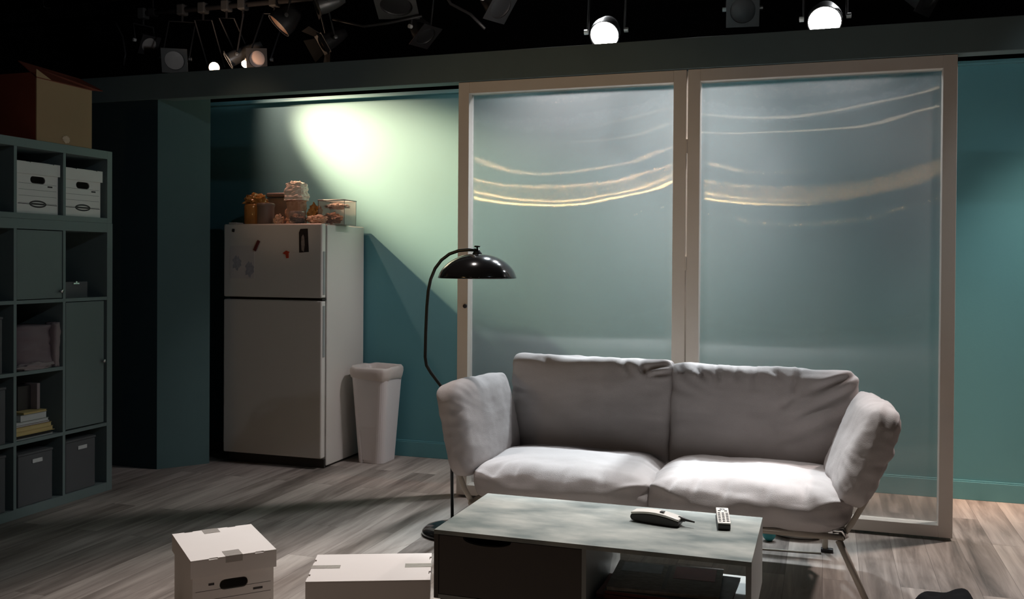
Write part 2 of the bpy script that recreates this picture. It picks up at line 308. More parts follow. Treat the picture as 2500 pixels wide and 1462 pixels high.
class MB:
    """collects shapes; build() links them as one mesh object.  base: world point the coordinates are relative to."""
    def __init__(self, base=(0, 0, 0)):
        self.bm = bmesh.new(); self.base = Vector(base)
    def box(self, x0, x1, y0, y1, z0, z1, mtx=None):
        vs = [self.bm.verts.new((x, y, z)) for x in (x0, x1) for y in (y0, y1) for z in (z0, z1)]
        for f in ((0, 1, 3, 2), (4, 6, 7, 5), (0, 4, 5, 1), (2, 3, 7, 6), (0, 2, 6, 4), (1, 5, 7, 3)):
            self.bm.faces.new([vs[i] for i in f])
        if mtx is not None:
            for v in vs: v.co = mtx @ v.co
        return self
    def prism(self, pts, z0, z1, mtx=None):
        a = [self.bm.verts.new((p[0], p[1], z0)) for p in pts]; b = [self.bm.verts.new((p[0], p[1], z1)) for p in pts]
        n = len(pts)
        self.bm.faces.new(a[::-1]); self.bm.faces.new(b)
        for i in range(n): self.bm.faces.new((a[i], a[(i + 1) % n], b[(i + 1) % n], b[i]))
        if mtx is not None:
            for v in a + b: v.co = mtx @ v.co
        return self
    def lathe(self, prof, cx=0, cy=0, n=32, mtx=None, close=False):
        rings = []
        for r, z in prof:
            if r < 1e-6:
                rings.append([self.bm.verts.new((cx, cy, z))])
            else:
                rings.append([self.bm.verts.new((cx + r * math.cos(2 * math.pi * k / n), cy + r * math.sin(2 * math.pi * k / n), z)) for k in range(n)])
        for a, b in zip(rings, rings[1:]):
            if len(a) == 1 and len(b) == 1: continue
            for k in range(n):
                k2 = (k + 1) % n
                if len(a) == 1: self.bm.faces.new((a[0], b[k2], b[k]))
                elif len(b) == 1: self.bm.faces.new((a[k], a[k2], b[0]))
                else: self.bm.faces.new((a[k], a[k2], b[k2], b[k]))
        if mtx is not None:
            for rr in rings:
                for v in rr: v.co = mtx @ v.co
        return self
    def tube(self, pts, r, n=12, cap=True):
        pts = [Vector(p) for p in pts]
        rs = r if isinstance(r, (list, tuple)) else [r] * len(pts)
        rings = []; ref = None
        for i, p in enumerate(pts):
            d = (pts[min(i + 1, len(pts) - 1)] - pts[max(i - 1, 0)]).normalized()
            if ref is None:
                ref = Vector((0, 0, 1)) if abs(d.z) < 0.9 else Vector((0, 1, 0))
            u = d.cross(ref).normalized(); v = u.cross(d).normalized(); ref = v
            rings.append([self.bm.verts.new(p + (u * math.cos(2 * math.pi * k / n) + v * math.sin(2 * math.pi * k / n)) * rs[i]) for k in range(n)])
        for a, b in zip(rings, rings[1:]):
            for k in range(n): self.bm.faces.new((a[k], a[(k + 1) % n], b[(k + 1) % n], b[k]))
        if cap:
            self.bm.faces.new(rings[0][::-1]); self.bm.faces.new(rings[-1])
        return self
    def plate(self, outer, holes, y0, y1, mtx=None):
        """plate in the xz plane with holes, from y0 to y1"""
        made = []
        for yy in (y0, y1):
            es = []
            for loop in [outer] + holes:
                vs = [self.bm.verts.new((p[0], yy, p[1])) for p in loop]; made.append(vs)
                es += [self.bm.edges.new((vs[i], vs[(i + 1) % len(vs)])) for i in range(len(vs))]
            bmesh.ops.triangle_fill(self.bm, edges=es, use_beauty=True)
        k = 1 + len(holes)
        for a, b in zip(made[:k], made[k:]):
            for i in range(len(a)):
                j = (i + 1) % len(a); self.bm.faces.new((a[i], a[j], b[j], b[i]))
        if mtx is not None:
            for l in made:
                for v in l: v.co = mtx @ v.co
        return self
    def blob(self, c, s, seed=0, amp=0.25, freq=6, sub=4, floor=None):
        t = bmesh.ops.create_icosphere(self.bm, subdivisions=sub, radius=1)
        for v in t['verts']:
            d = v.co.copy()
            k = 1 + amp * noise.noise(d * freq * 0.4 + Vector((seed * 3.1, 0, 0))) + amp * 0.5 * abs(noise.noise(d * freq + Vector((0, seed * 1.7, 0))))
            q = Vector((d.x * s[0], d.y * s[1], d.z * s[2])) * k
            v.co = Vector(c) + q
            if floor is not None and v.co.z < floor: v.co.z = floor
        return self
    def build(self, name, material, parent=None, bevel=0.0, smooth=False, seg=2, subsurf=0):
        for v in self.bm.verts: v.co -= self.base
        bmesh.ops.recalc_face_normals(self.bm, faces=self.bm.faces)
        me = bpy.data.meshes.new(name); self.bm.to_mesh(me); self.bm.free()
        o = bpy.data.objects.new(name, me); C.objects.link(o)
        if parent is not None: o.parent = parent
        else: o.location = self.base
        me.materials.append(material)
        if smooth:
            for p in me.polygons: p.use_smooth = True
        if bevel:
            b = o.modifiers.new('bevel', 'BEVEL'); b.width = bevel; b.segments = seg; b.limit_method = 'ANGLE'; b.angle_limit = R(35)
        if subsurf:
            s_ = o.modifiers.new('subdivision', 'SUBSURF'); s_.levels = subsurf; s_.render_levels = subsurf
        return o

def stadium(cx, cz, w, h, n=8):
    r = h / 2; p = []
    for k in range(n + 1):
        a = -math.pi / 2 + math.pi * k / n; p.append((cx + w / 2 - r + r * math.cos(a), cz + r * math.sin(a)))
    for k in range(n + 1):
        a = math.pi / 2 + math.pi * k / n; p.append((cx - w / 2 + r + r * math.cos(a), cz + r * math.sin(a)))
    return p

def copy_tree(o, parent=None):
    c = o.copy(); C.objects.link(c); c.parent = parent
    for ch in list(o.children): copy_tree(ch, c)
    return c

def structure(name, mb, material, **k):
    return tag(mb.build(name, material, **k), kind='structure')

# ---------------------------------------------------------------- the room
structure('floor', MB().box(-8, 5, -9, 9, -0.05, 0), M['floor'])
structure('ceiling', MB().box(-8, 5, -9, 9, 4.6, 4.65), M['black'])
structure('wall_far', MB().box(-8, 5, 9, 9.1, 0, 4.6), M['black'])
structure('wall_side_left', MB().box(-8.1, -8, -9, 9, 0, 4.6), M['black'])
structure('wall_side_right', MB().box(5, 5.1, -9, 9, 0, 4.6), M['black'])
structure('wall_back', MB().box(-5.2, 4.2, 5.78, 5.83, 0, 2.405), M['teal'])
structure('trim_1', MB().box(-5.2, 4.2, 5.755, 5.84, 2.405, 2.418).box(-5.2, 4.2, 5.768, 5.84, 2.418, 2.432), M['teal_trim'], bevel=0.002)
structure('baseboard_back', MB().box(-5.2, 4.2, 5.766, 5.78, 0, 0.10).box(-5.2, 4.2, 5.772, 5.78, 0.10, 0.108), M['teal_trim'], bevel=0.002)
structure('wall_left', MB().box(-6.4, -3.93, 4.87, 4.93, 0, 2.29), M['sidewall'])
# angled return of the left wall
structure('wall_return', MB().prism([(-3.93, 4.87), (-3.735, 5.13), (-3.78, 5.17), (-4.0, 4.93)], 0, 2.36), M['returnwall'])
structure('trim_2', MB().box(-6.4, 4.2, 4.862, 4.955, 2.292, 2.45), M['header'], bevel=0.003)

# ---------------------------------------------------------------- translucent screens
def screen(x0, x1, label, left, knob):
    t = thing('folding_screen_panel', label, 'screen', (x0, 4.874, 0.012), 0, 'translucent folding screen panels')
    b = (x0, 4.874, 0.012); Y0, Y1, z0, z1 = 4.874, 4.950, 0.012, 2.290
    wl, wr = (0.062, 0.066) if left else (0.062, 0.062)
    MB(b).box(x0, x0 + wl, Y0, Y1, z0, z1).build('stile', M['frame'], t, bevel=0.002)
    MB(b).box(x1 - wr, x1, Y0, Y1, z0, z1).build('stile', M['frame'], t, bevel=0.002)
    MB(b).box(x0 + wl, x1 - wr, Y0, Y1, z1 - 0.062, z1).build('rail', M['frame'], t, bevel=0.002)
    MB(b).box(x0 + wl, x1 - wr, Y0, Y1, z0, z0 + 0.056).build('rail', M['frame'], t, bevel=0.002)
    MB(b).box(x0 + wl - 0.01, x1 - wr + 0.01, Y0 + 0.045, Y0 + 0.051, z0 + 0.05, z1 - 0.055).build('pane', M['pane'], t)
    if knob:
        MB(b).lathe([(0, 0.012), (0.011, 0.011), (0.012, 0.006), (0.007, 0.0)], mtx=Matrix.Translation((x0 + 0.048, Y0, 1.057)) @ Matrix.Rotation(R(90), 4, 'X'), n=16).build('knob', M['blackmetal'], t, smooth=True)
    else:
        for zz in (1.90, 1.30, 0.45):
            MB(b).tube([(x0 - 0.003, Y0 - 0.001, zz - 0.035), (x0 - 0.003, Y0 - 0.001, zz + 0.035)], 0.005).box(x0 - 0.0055, x0, Y0 + 0.001, Y1, zz - 0.035, zz + 0.035).build('hinge', M['frame'], t)
    return t
screen(-1.934, -0.683, 'cream framed translucent ribbed panel on the left with small dark knob', True, True)
screen(-0.6755, 0.580, 'cream framed translucent ribbed panel on the right behind the sofa', False, False)

# ---------------------------------------------------------------- refrigerator
fb = (-3.33, 5.50, 0)
t = thing('refrigerator', 'almond top-freezer refrigerator standing against the back wall', 'refrigerator', fb)
MB(fb).box(-3.682, -2.968, 5.268, 5.765, 0.012, 1.530).build('body', M['fridge'], t, bevel=0.006)
MB(fb).box(-3.686, -2.970, 5.204, 5.256, 1.068, 1.534).build('freezer_door', M['fridge'], t, bevel=0.010, seg=3)
MB(fb).box(-3.686, -2.970, 5.204, 5.256, 0.066, 1.052).build('refrigerator_door', M['fridge'], t, bevel=0.010, seg=3)
MB(fb).box(-3.672, -2.984, 5.256, 5.268, 0.08, 1.52).build('door_gasket', M['fridge_dark'], t)
MB(fb).box(-3.67, -2.975, 5.250, 5.268, 0.0, 0.055).build('kick_plate', M['fridge_dark'], t)
tag(MB(fb).box(-3.66, -3.60, 5.22, 5.30, 1.534, 1.545).build('hinge_cover', M['fridge'], t, bevel=0.004))
MB(fb).box(-2.972, -2.966, 5.216, 5.240, 0.70, 1.02).build('handle_recess', M['table_side'], t, bevel=0.002)
MB(fb).box(-2.972, -2.966, 5.216, 5.240, 1.09, 1.36).build('handle_recess', M['table_side'], t, bevel=0.002)
MB(fb).box(-2.99, -2.969, 5.21, 5.26, 1.0535, 1.0665).build('middle_hinge', M['fridge_dark'], t)

def on_door(x, z): return (x, 5.2035, z)
p = thing('crayon_drawing', 'sheet of paper with two blue grey crayon flowers stuck on freezer door', 'drawing', on_door(-3.52, 1.29), 0)
MB(on_door(-3.52, 1.29)).box(-3.635, -3.455, 5.2015, 5.203, 1.185, 1.395, mtx=None).build('paper', M['sketchpaper'], p)
for cx, cz, rx, rz_ in [(-3.585, 1.285, 0.030, 0.045), (-3.49, 1.245, 0.030, 0.048)]:
    MB(on_door(-3.52, 1.29)).prism([(cx + rx * math.cos(a * 0.35) * (1 + 0.3 * math.sin(a * 1.9)), cz + rz_ * math.sin(a * 0.35) * (1 + 0.25 * math.cos(a * 2.3))) for a in range(18)], -0.0004, 0.0004,
        mtx=Matrix.Translation((0, 5.2013, 0)) @ Matrix.Rotation(R(90), 4, 'X') @ Matrix.Scale(1, 4)).build('crayon_flower', M['bluecrayon'], p)
tag(MB(on_door(-3.44, 1.36)).box(-0.010, 0.010, -0.008, 0, -0.036, 0.036, mtx=Matrix.Translation((-3.435, 5.2015, 1.395)) @ Matrix.Rotation(R(27), 4, 'Y')).build('bar_magnet', M['darkred'], None, bevel=0.002), 'dark red bar magnet slanting over corner of the drawing', 'magnet')
tag(MB(on_door(-3.225, 1.34)).prism([(-0.024, 0.006), (0, 0.022), (0.024, 0.014), (0.016, 0.004), (0.018, -0.024), (0.002, -0.026), (-0.002, -0.004)], 0, 0.006,
    mtx=Matrix.Translation((-3.222, 5.2035, 1.342)) @ Matrix.Rotation(R(90), 4, 'X')).build('mushroom_magnet', M['red'], None), 'small bright red magnet in the middle of freezer door', 'magnet')
tag(MB(on_door(-3.61, 1.49)).prism([(-0.009, -0.008), (0.007, -0.011), (0.010, 0.008), (-0.004, 0.011)], 0, 0.004,
    mtx=Matrix.Translation((-3.612, 5.2035, 1.493)) @ Matrix.Rotation(R(90), 4, 'X')).build('small_magnet', M['blackmetal'], None), 'tiny dark magnet near top left corner of freezer door', 'magnet')
p = thing('snapshot', 'dark snapshot photograph near the top right of freezer door', 'photograph', on_door(-3.095, 1.43))
MB(on_door(-3.095, 1.43)).prism([(-3.130, 1.352), (-3.062, 1.356), (-3.070, 1.502), (-3.122, 1.500), (-3.132, 1.478)], 0, 0.0015, mtx=Matrix.Translation((0, 5.2035, 0)) @ Matrix.Rotation(R(90), 4, 'X')).build('print', M['photo'], p)
MB(on_door(-3.095, 1.43)).prism([(-3.112, 1.365), (-3.096, 1.358), (-3.090, 1.40), (-3.094, 1.45), (-3.102, 1.466), (-3.113, 1.45), (-3.116, 1.41)], 0.0015, 0.002, mtx=Matrix.Translation((0, 5.2035, 0)) @ Matrix.Rotation(R(90), 4, 'X')).build('pale_figure', M['photofig'], p)

# ---------------------------------------------------------------- clutter on top of the refrigerator
TZ = 1.531
def clutter(o, label, cat): return tag(o, label, cat, 'clutter on top of the refrigerator')
bz = (-3.52, 5.36, 1.5345)
t = clutter(thing('amber_jar', '', ''), 'wide amber glass jar at the left end on refrigerator top', 'jar'); t.location = bz
MB(bz).lathe([(0, 1.5345), (0.072, 1.5345), (0.078, 1.545), (0.078, 1.655), (0.070, 1.668), (0.066, 1.668), (0.072, 1.655), (0.072, 1.55), (0, 1.548)], -3.545, 5.36).build('glass', M['amber'], t, smooth=True)
MB(bz).blob((-3.55, 5.36, 1.69), (0.070, 0.055, 0.045), 3, 0.5, 7).build('cellophane_wrap', M['amber'], t)
bz = (-3.45, 5.31, 1.5345)
clutter(MB(bz).lathe([(0, 1.5345), (0.050, 1.5345), (0.055, 1.545), (0.055, 1.645), (0.058, 1.650), (0.058, 1.668), (0.050, 1.672), (0, 1.674)], -3.445, 5.315).build('lidded_canister', M['browncer'], None, smooth=True), 'dark brown lidded stoneware canister in front of amber jar', 'canister')
bz = (-3.42, 5.52, 1.531)
t = clutter(thing('tin_box', '', ''), 'tarnished tin box behind canister with a curled strap handle', 'tin'); t.location = bz
MB(bz).box(-3.54, -3.34, 5.47, 5.60, 1.5315, 1.720).build('box_body', M['greytin'], t, bevel=0.008)
MB(bz).box(-3.545, -3.335, 5.465, 5.605, 1.722, 1.752).build('lid', M['greytin'], t, bevel=0.012, seg=3)
MB(bz).tube([(-3.34, 5.455, 1.75), (-3.325, 5.45, 1.72), (-3.318, 5.45, 1.68), (-3.295, 5.45, 1.64), (-3.27, 5.45, 1.61)], 0.010).build('strap', M['table_side'], t, smooth=True)
bz = (-3.24, 5.36, TZ)
t = clutter(thing('paper_bag', '', ''), 'tall crumpled paper bag, white over brown, in the middle', 'bag'); t.location = bz
def crumple(b, cx, cy, z0, z1, rx, ry, seed, top=1.0):
    n, k = 26, 16
    rings = []
    for i in range(k + 1):
        f = i / k; row = []
        for j in range(n):
            a = 2 * math.pi * j / n
            q = abs(math.cos(a)) ** 5 + abs(math.sin(a)) ** 5
            s = q ** (-1 / 5)
            w = 1 + 0.16 * noise.noise(Vector((math.cos(a) * 2 + seed, math.sin(a) * 2, f * 6))) + 0.08 * noise.noise(Vector((math.cos(a) * 6, math.sin(a) * 6 + seed, f * 14)))
            ww = w * (1 + (top - 1) * f)
            row.append(b.bm.verts.new((cx + rx * s * math.cos(a) * ww, cy + ry * s * math.sin(a) * ww, z0 + (z1 - z0) * f + (0.012 * noise.noise(Vector((a * 2, seed, 3))) if i == k else 0))))
        rings.append(row)
    for a, c in zip(rings, rings[1:]):
        for j in range(n): b.bm.faces.new((a[j], a[(j + 1) % n], c[(j + 1) % n], c[j]))
    b.bm.faces.new(rings[0][::-1])
    ct = b.bm.verts.new((cx, cy, z1 + 0.004))
    for j in range(n): b.bm.faces.new((rings[-1][j], rings[-1][(j + 1) % n], ct))
    return b
crumple(MB(bz), -3.252, 5.37, 1.5325, 1.700, 0.058, 0.050, 2).build('brown_base', M['brownbag'], t)
crumple(MB(bz), -3.252, 5.37, 1.690, 1.800, 0.072, 0.060, 5, 0.82).build('white_top', M['paperbag'], t)
MB(bz).blob((-3.252, 5.37, 1.79), (0.045, 0.045, 0.022), 9, 0.6, 8).build('rumpled_opening', M['paperbag'], t)
bz = (-3.33, 5.29, TZ)
clutter(MB(bz).blob((-3.335, 5.295, 1.562), (0.030, 0.028, 0.030), 11, 0.5, 8, floor=1.5345).build('crumpled_wrapper', M['tan'], None), 'small pinkish tan crumpled wrapper at left foot of paper bag', 'wrapper')
bz = (-3.20, 5.27, 1.5345)
t = clutter(thing('glass_tumbler', '', ''), 'short clear tumbler with tan wads inside before the paper bag', 'glass'); t.location = bz
MB(bz).lathe([(0, 1.5345), (0.042, 1.5345), (0.050, 1.545), (0.052, 1.60), (0.046, 1.616), (0.043, 1.614), (0.048, 1.60), (0.046, 1.548), (0, 1.542)], -3.19, 5.275).build('glass', M['clear'], t, smooth=True)
MB(bz).blob((-3.19, 5.275, 1.570), (0.036, 0.034, 0.024), 21, 0.6, 8).build('filling', M['tan'], t)
bz = (-3.12, 5.42, TZ)
clutter(MB(bz).blob((-3.145, 5.42, 1.60), (0.042, 0.045, 0.062), 31, 0.55, 7, floor=1.531).build('amber_cellophane', M['amber'], None), 'crumpled orange amber cellophane bundle right of paper bag', 'wrapper')
bz = (-2.99, 5.40, TZ)
t = clutter(thing('clear_food_container', '', ''), 'square clear plastic container at right end on refrigerator top', 'container'); t.location = bz
w = 0.003
x0, x1, y0, y1, z0, z1 = -3.095, -2.905, 5.37, 5.53, 1.5305, 1.690
b = MB(bz)
b.box(x0, x1, y0, y0 + w, z0, z1).box(x0, x1, y1 - w, y1, z0, z1).box(x0, x0 + w, y0 + w, y1 - w, z0, z1).box(x1 - w, x1, y0 + w, y1 - w, z0, z1).box(x0 + w, x1 - w, y0 + w, y1 - w, z0, z0 + w)
b.build('walls', M['clear'], t)
MB(bz).tube([(x0, y0, z1), (x1, y0, z1), (x1, y1, z1), (x0, y1, z1), (x0, y0, z1)], 0.004, 8).build('rim', M['frost'], t, smooth=True)
MB(bz).blob((-3.02, 5.43, 1.575), (0.055, 0.05, 0.030), 41, 0.6, 8, floor=1.536).build('food', M['tan'], t)
MB(bz).blob((-3.01, 5.47, 1.655), (0.075, 0.035, 0.018), 43, 0.5, 8).build('dark_food', M['browncer'], t)
bz = (-3.03, 5.29, 1.5345)
clutter(MB(bz).blob((-3.06, 5.30, 1.562), (0.060, 0.035, 0.027), 51, 0.5, 9, floor=1.5345).build('pastry_bag', M['tan'], None), 'flat tan crumpled bag in front of clear container', 'bag')

# ---------------------------------------------------------------- trash can
cb = (-2.775, 5.585, 0)
t = thing('trash_can', 'tall white plastic trash can with liner beside the refrigerator', 'trash can', cb)
def rrect(cx, cy, wx, wy, r, n=6):
    p = []
    for sx, sy, a0 in ((1, 1, 0), (-1, 1, 90), (-1, -1, 180), (1, -1, 270)):
        for k in range(n + 1):
            a = R(a0 + 90 * k / n); p.append((cx + sx * (wx / 2 - r) + r * math.cos(a), cy + sy * (wy / 2 - r) + r * math.sin(a)))
    return p
def loft(b, secs, capb=True, capt=False):
    rs = [[b.bm.verts.new((x, y, z)) for x, y in pts] for pts, z in secs]
    for a, c in zip(rs, rs[1:]):
        n = len(a)
        for j in range(n): b.bm.faces.new((a[j], a[(j + 1) % n], c[(j + 1) % n], c[j]))
    if capb: b.bm.faces.new(rs[0][::-1])
    if capt: b.bm.faces.new(rs[-1])
    return b
secs = []
for k in range(13):
    f = k / 12
    pts = rrect(-2.775, 5.585, 0.185 + 0.075 * f, 0.22 + 0.06 * f, 0.050)
    g = max(0, 1 - f * 1.35)
    q = []
    for x, y in pts:
        if y < 5.585 and abs(x + 2.785) < 0.045: y += 0.012 * g ** 0.5
        q.append((x, y))
    secs.append((q, 0.0 + 0.575 * f))
loft(MB(cb), secs + [(rrect(-2.775, 5.585, 0.254, 0.274, 0.048), 0.575), (rrect(-2.775, 5.585, 0.18, 0.215, 0.045), 0.02)]).build('bin_body', M['whiteplastic'], t, smooth=False, bevel=0.004)
def wob(pts, amp, sd, z, az):
    return [(x + amp * noise.noise(Vector((x * 30, y * 30, sd))), y + amp * noise.noise(Vector((y * 30, x * 30, sd + 5))), z + az * noise.noise(Vector((x * 14, y * 14, sd + 9)))) for x, y in pts]
def loft3(b, secs):
    rs = [[b.bm.verts.new(p) for p in pts] for pts in secs]
    for a, c in zip(rs, rs[1:]):
        n = len(a)
        for j in range(n): b.bm.faces.new((a[j], a[(j + 1) % n], c[(j + 1) % n], c[j]))
    return b
L_ = []
for (wx, wy, z, amp, az) in [(0.262, 0.285, 0.542, 0.010, 0.030), (0.276, 0.300, 0.556, 0.010, 0.014), (0.284, 0.308, 0.585, 0.012, 0.010), (0.284, 0.306, 0.606, 0.008, 0.012), (0.272, 0.292, 0.620, 0.006, 0.014), (0.250, 0.268, 0.614, 0.008, 0.014), (0.235, 0.25, 0.56, 0.012, 0.01), (0.21, 0.23, 0.45, 0.012, 0.01)]:
    L_.append(wob(rrect(-2.775, 5.580, wx, wy, 0.07, 8), amp, 2.0, z + 0.02 * (wx - 0.2), az))
loft3(MB(cb), L_).build('bag_liner', M['liner'], t, smooth=True)

# ---------------------------------------------------------------- bookcase
XF, XB = -3.825, -4.215
t = thing('bookcase', 'dark grey green cube shelving unit along the left side, four rows high', 'bookcase', (XF, 4.36, 0))
b0 = (XF, 4.36, 0)
YR, YL = 4.362, 2.71
divs = [4.008, 3.688, 3.368, 3.048]
MB(b0).box(XB, XF, YR - 0.042, YR, 0, 1.503).build('side_board', M['case'], t, bevel=0.001)
MB(b0).box(XB, XF, YL, YL + 0.042, 0, 1.503).build('side_board', M['case'], t, bevel=0.001)
MB(b0).box(XB, XF, YL + 0.042, YR - 0.042, 1.452, 1.503).build('top_board', M['case'], t, bevel=0.001)
MB(b0).box(XB, XF, YL + 0.042, YR - 0.042, 0.0, 0.048).build('bottom_board', M['case'], t, bevel=0.001)
for z in (1.092, 0.733, 0.385):
    MB(b0).box(XB, XF - 0.001, YL + 0.042, (YR - 0.042) if z != 0.733 else 4.0, z - 0.018, z).build('shelf', M['case'], t)
for y in divs:
    MB(b0).box(XB, XF - 0.002, y - 0.009, y + 0.009, 0.048, 1.452).build('divider', M['case'], t)
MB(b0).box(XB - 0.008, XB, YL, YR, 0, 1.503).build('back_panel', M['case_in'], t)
d = MB(b0).box(XF - 0.020, XF - 0.004, 3.700, 3.994, 1.096, 1.448).build('door', M['case_door'], t, bevel=0.001)
MB(b0).lathe([(0, 0.022), (0.010, 0.020), (0.011, 0.012), (0.005, 0.009), (0.005, 0)], mtx=Matrix.Translation((XF - 0.004, 3.978, 1.133)) @ Matrix.Rotation(R(90), 4, 'Y'), n=16).build('knob', M['silver'], d, smooth=True)
d = MB(b0).box(XF - 0.020, XF - 0.004, 4.022, 4.300, 0.392, 1.070).build('tall_door', M['case_door'], t, bevel=0.001)
MB(b0).lathe([(0, 0.022), (0.010, 0.020), (0.011, 0.012), (0.005, 0.009), (0.005, 0)], mtx=Matrix.Translation((XF - 0.004, 4.288, 0.735)) @ Matrix.Rotation(R(90), 4, 'Y'), n=16).build('knob', M['silver'], d, smooth=True)
t = thing('shelf_unit', 'single row shelf unit stacked on top of the bookcase', 'shelf', (XF, 4.36, 1.503))
b1 = (XF, 4.36, 1.503)
MB(b1).box(XB, XF, YR - 0.042, YR - 0.004, 1.5035, 1.907).build('side_board', M['case'], t, bevel=0.001)
MB(b1).box(XB, XF, YL, YL + 0.042, 1.5035, 1.907).build('side_board', M['case'], t, bevel=0.001)
MB(b1).box(XB, XF, YL + 0.042, YR - 0.042, 1.862, 1.907).build('top_board', M['case'], t, bevel=0.001)
MB(b1).box(XB, XF, YL + 0.042, YR - 0.042, 1.5035, 1.532).build('bottom_board', M['case'], t, bevel=0.001)
for y in divs:
    MB(b1).box(XB, XF - 0.002, y - 0.009, y + 0.009, 1.532, 1.862).build('divider', M['case'], t)
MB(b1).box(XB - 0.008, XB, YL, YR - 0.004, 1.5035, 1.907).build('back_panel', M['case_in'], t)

# ---- storage boxes with lids
def banker(loc, rz, w, l, h, label, group, tape=None, logo=True, lidh=0.062, notches=()):
    """local frame: front (handle end) faces -Y, width w in x, length l in y"""
    t = thing('file_storage_box', label, 'box', loc, rz, group)
    e = 0.006; bw, bl = w / 2 - 0.008, l / 2 - 0.008
    hz = h * 0.66 if logo else h * 0.63
    st = stadium(0.0, hz, 0.098, 0.036)
    outer = [(-bw, 0), (bw, 0), (bw, h - 0.008), (-bw, h - 0.008)]
    b = MB()
    b.plate(outer, [st], -bl, -bl + e)
    b.plate(outer, [st[::1]], bl - e, bl)
    b.box(-bw, -bw + e, -bl + e, bl - e, 0, h - 0.008).box(bw - e, bw, -bl + e, bl - e, 0, h - 0.008).box(-bw + e, bw - e, -bl + e, bl - e, 0, e)
    b.build('carton_body', M['boxwhite'], t)
    b = MB(); W2, L2 = w / 2, l / 2
    top = [(-W2, -L2)]
    for nx in (-0.24, 0.30):
        top += [(nx * w - 0.016, -L2), (nx * w - 0.014, -L2 + 0.007), (nx * w + 0.014, -L2 + 0.007), (nx * w + 0.016, -L2)]
    top += [(W2, -L2), (W2, L2)]
    for nx in (0.24, -0.30):
        top += [(nx * w + 0.016, L2), (nx * w + 0.014, L2 - 0.007), (nx * w - 0.014, L2 - 0.007), (nx * w - 0.016, L2)]
    top += [(-W2, L2)]
    b.prism(top, h - 0.004, h)
    b.box(-W2, W2, -L2, -L2 + 0.005, h - lidh, h - 0.0045).box(-W2, W2, L2 - 0.005, L2, h - lidh, h - 0.0045)
    b.box(-W2, -W2 + 0.005, -L2 + 0.005, L2 - 0.005, h - lidh, h - 0.0045).box(W2 - 0.005, W2, -L2 + 0.005, L2 - 0.005, h - lidh, h - 0.0045)
    b.build('lid', M['boxwhite'], t)
    y = -bl - 0.0006
    pr = MB()
    for k, z in enumerate((0.20, 0.34, 0.46, 0.58)):
        pr.box(-bw + 0.01, bw - 0.01, y, -bl, h * z, h * z + 0.0012)
    pr.box(bw * 0.48, bw * 0.72, y, -bl, hz - 0.034, hz - 0.026)
    if not logo: pr.box(-bw * 0.62, -bw * 0.48, y, -bl, hz + 0.004, hz + 0.012)
    pr.build('ruled_lines', M['print'], t)
    if logo:
        MB().plate([(0.056 * math.cos(a * 0.2618) , h * 0.19 + 0.019 * math.sin(a * 0.2618)) for a in range(24)], [[(0.046 * math.cos(a * 0.2618), h * 0.19 + 0.0105 * math.sin(a * 0.2618)) for a in range(24)]], y, -bl + 0.0005).box(-0.044, 0.044, y, -bl + 0.0005, h * 0.19 - 0.0045, h * 0.19 + 0.0045).build('oval_logo', M['print'], t)
        MB().box(-bw + 0.005, -0.056, y, -bl + 0.0005, h * 0.19 - 0.003, h * 0.19).build('logo_rule', M['print'], t)
        MB().box(0.056, bw - 0.005, y, -bl + 0.0005, h * 0.19 - 0.003, h * 0.19).build('logo_rule', M['print'], t)
    for (x0, x1, y0, y1) in (tape or ()):
        tp = MB().box(x0, x1, y0, y1, h + 0.0002, h + 0.0011)
        if y0 <= -L2 + 0.001: tp.box(x0, x1, -L2 - 0.0011, -L2, h - 0.022, h + 0.0011)
        if y1 >= L2 - 0.001: tp.box(x0, x1, L2, L2 + 0.0011, h - 0.022, h + 0.0011)
        tp.build('packing_tape', M['tape'], t)
    return t

banker((-2.087, 2.949, 0), R(-34.6) + R(0), 0.295, 0.368, 0.27, 'white lidded file box on the floor, taller one turned corner forward', 'white file boxes on the floor',
       tape=[(-0.030, 0.028, -0.184, -0.122), (-0.040, 0.018, 0.128, 0.184)], logo=False).rotation_euler[2] = R(0)
bpy.data.objects['file_storage_box'].rotation_euler[2] = math.atan2(0.216, 0.198)
t2 = banker((-1.444, 2.872, 0), R(90 + 22.2), 0.282, 0.400, 0.27, 'white lidded file box on the floor beside the table, lid brightly lit', 'white file boxes on the floor',
       tape=[(-0.012, 0.026, -0.200, -0.112), (-0.012, 0.020, 0.105, 0.200)], logo=False)
for (yc, wv, zt, lab) in [(3.848, 0.282, 0.262, 'white file box with handle hole on the top shelf, left one'), (4.158, 0.278, 0.258, 'white file box with handle hole on the top shelf, right end one')]:
    banker((XF - 0.205, yc, 1.5325), R(90), wv, 0.385, zt, lab, 'white file boxes on the shelf')

# ---- dark bins
def dark_bin(yc, wv, z, h, label, clip=(0.065, 0.020)):
    t = thing('storage_bin', label, 'bin', (XF - 0.19, yc, z), 0, 'charcoal storage bins in the bookcase')
    b = (XF - 0.19, yc, z)
    x0, x1, y0, y1 = XF - 0.36, XF - 0.012, yc - wv / 2, yc + wv / 2
    MB(b).box(x0, x1, y0, y1, z, z + h).build('bin_box', M['bin'], t, bevel=0.004)
    MB(b).box(x0 - 0.003, x1 + 0.003, y0 - 0.003, y1 + 0.003, z + h, z + h + 0.012).build('lid', M['bin'], t, bevel=0.003)
    MB(b).box(x1, x1 + 0.004, yc - clip[0] / 2 + 0.01, yc + clip[0] / 2 + 0.01, z + h * 0.86 - clip[1] / 2, z + h * 0.86 + clip[1] / 2).build('label_holder', M['white_tab'], t, bevel=0.001)
dark_bin(3.828, 0.222, 0.048, 0.255, 'charcoal bin with white label holder in bottom row, second from right end')
dark_bin(4.138, 0.214, 0.048, 0.268, 'charcoal bin with white label holder in bottom row, right end')
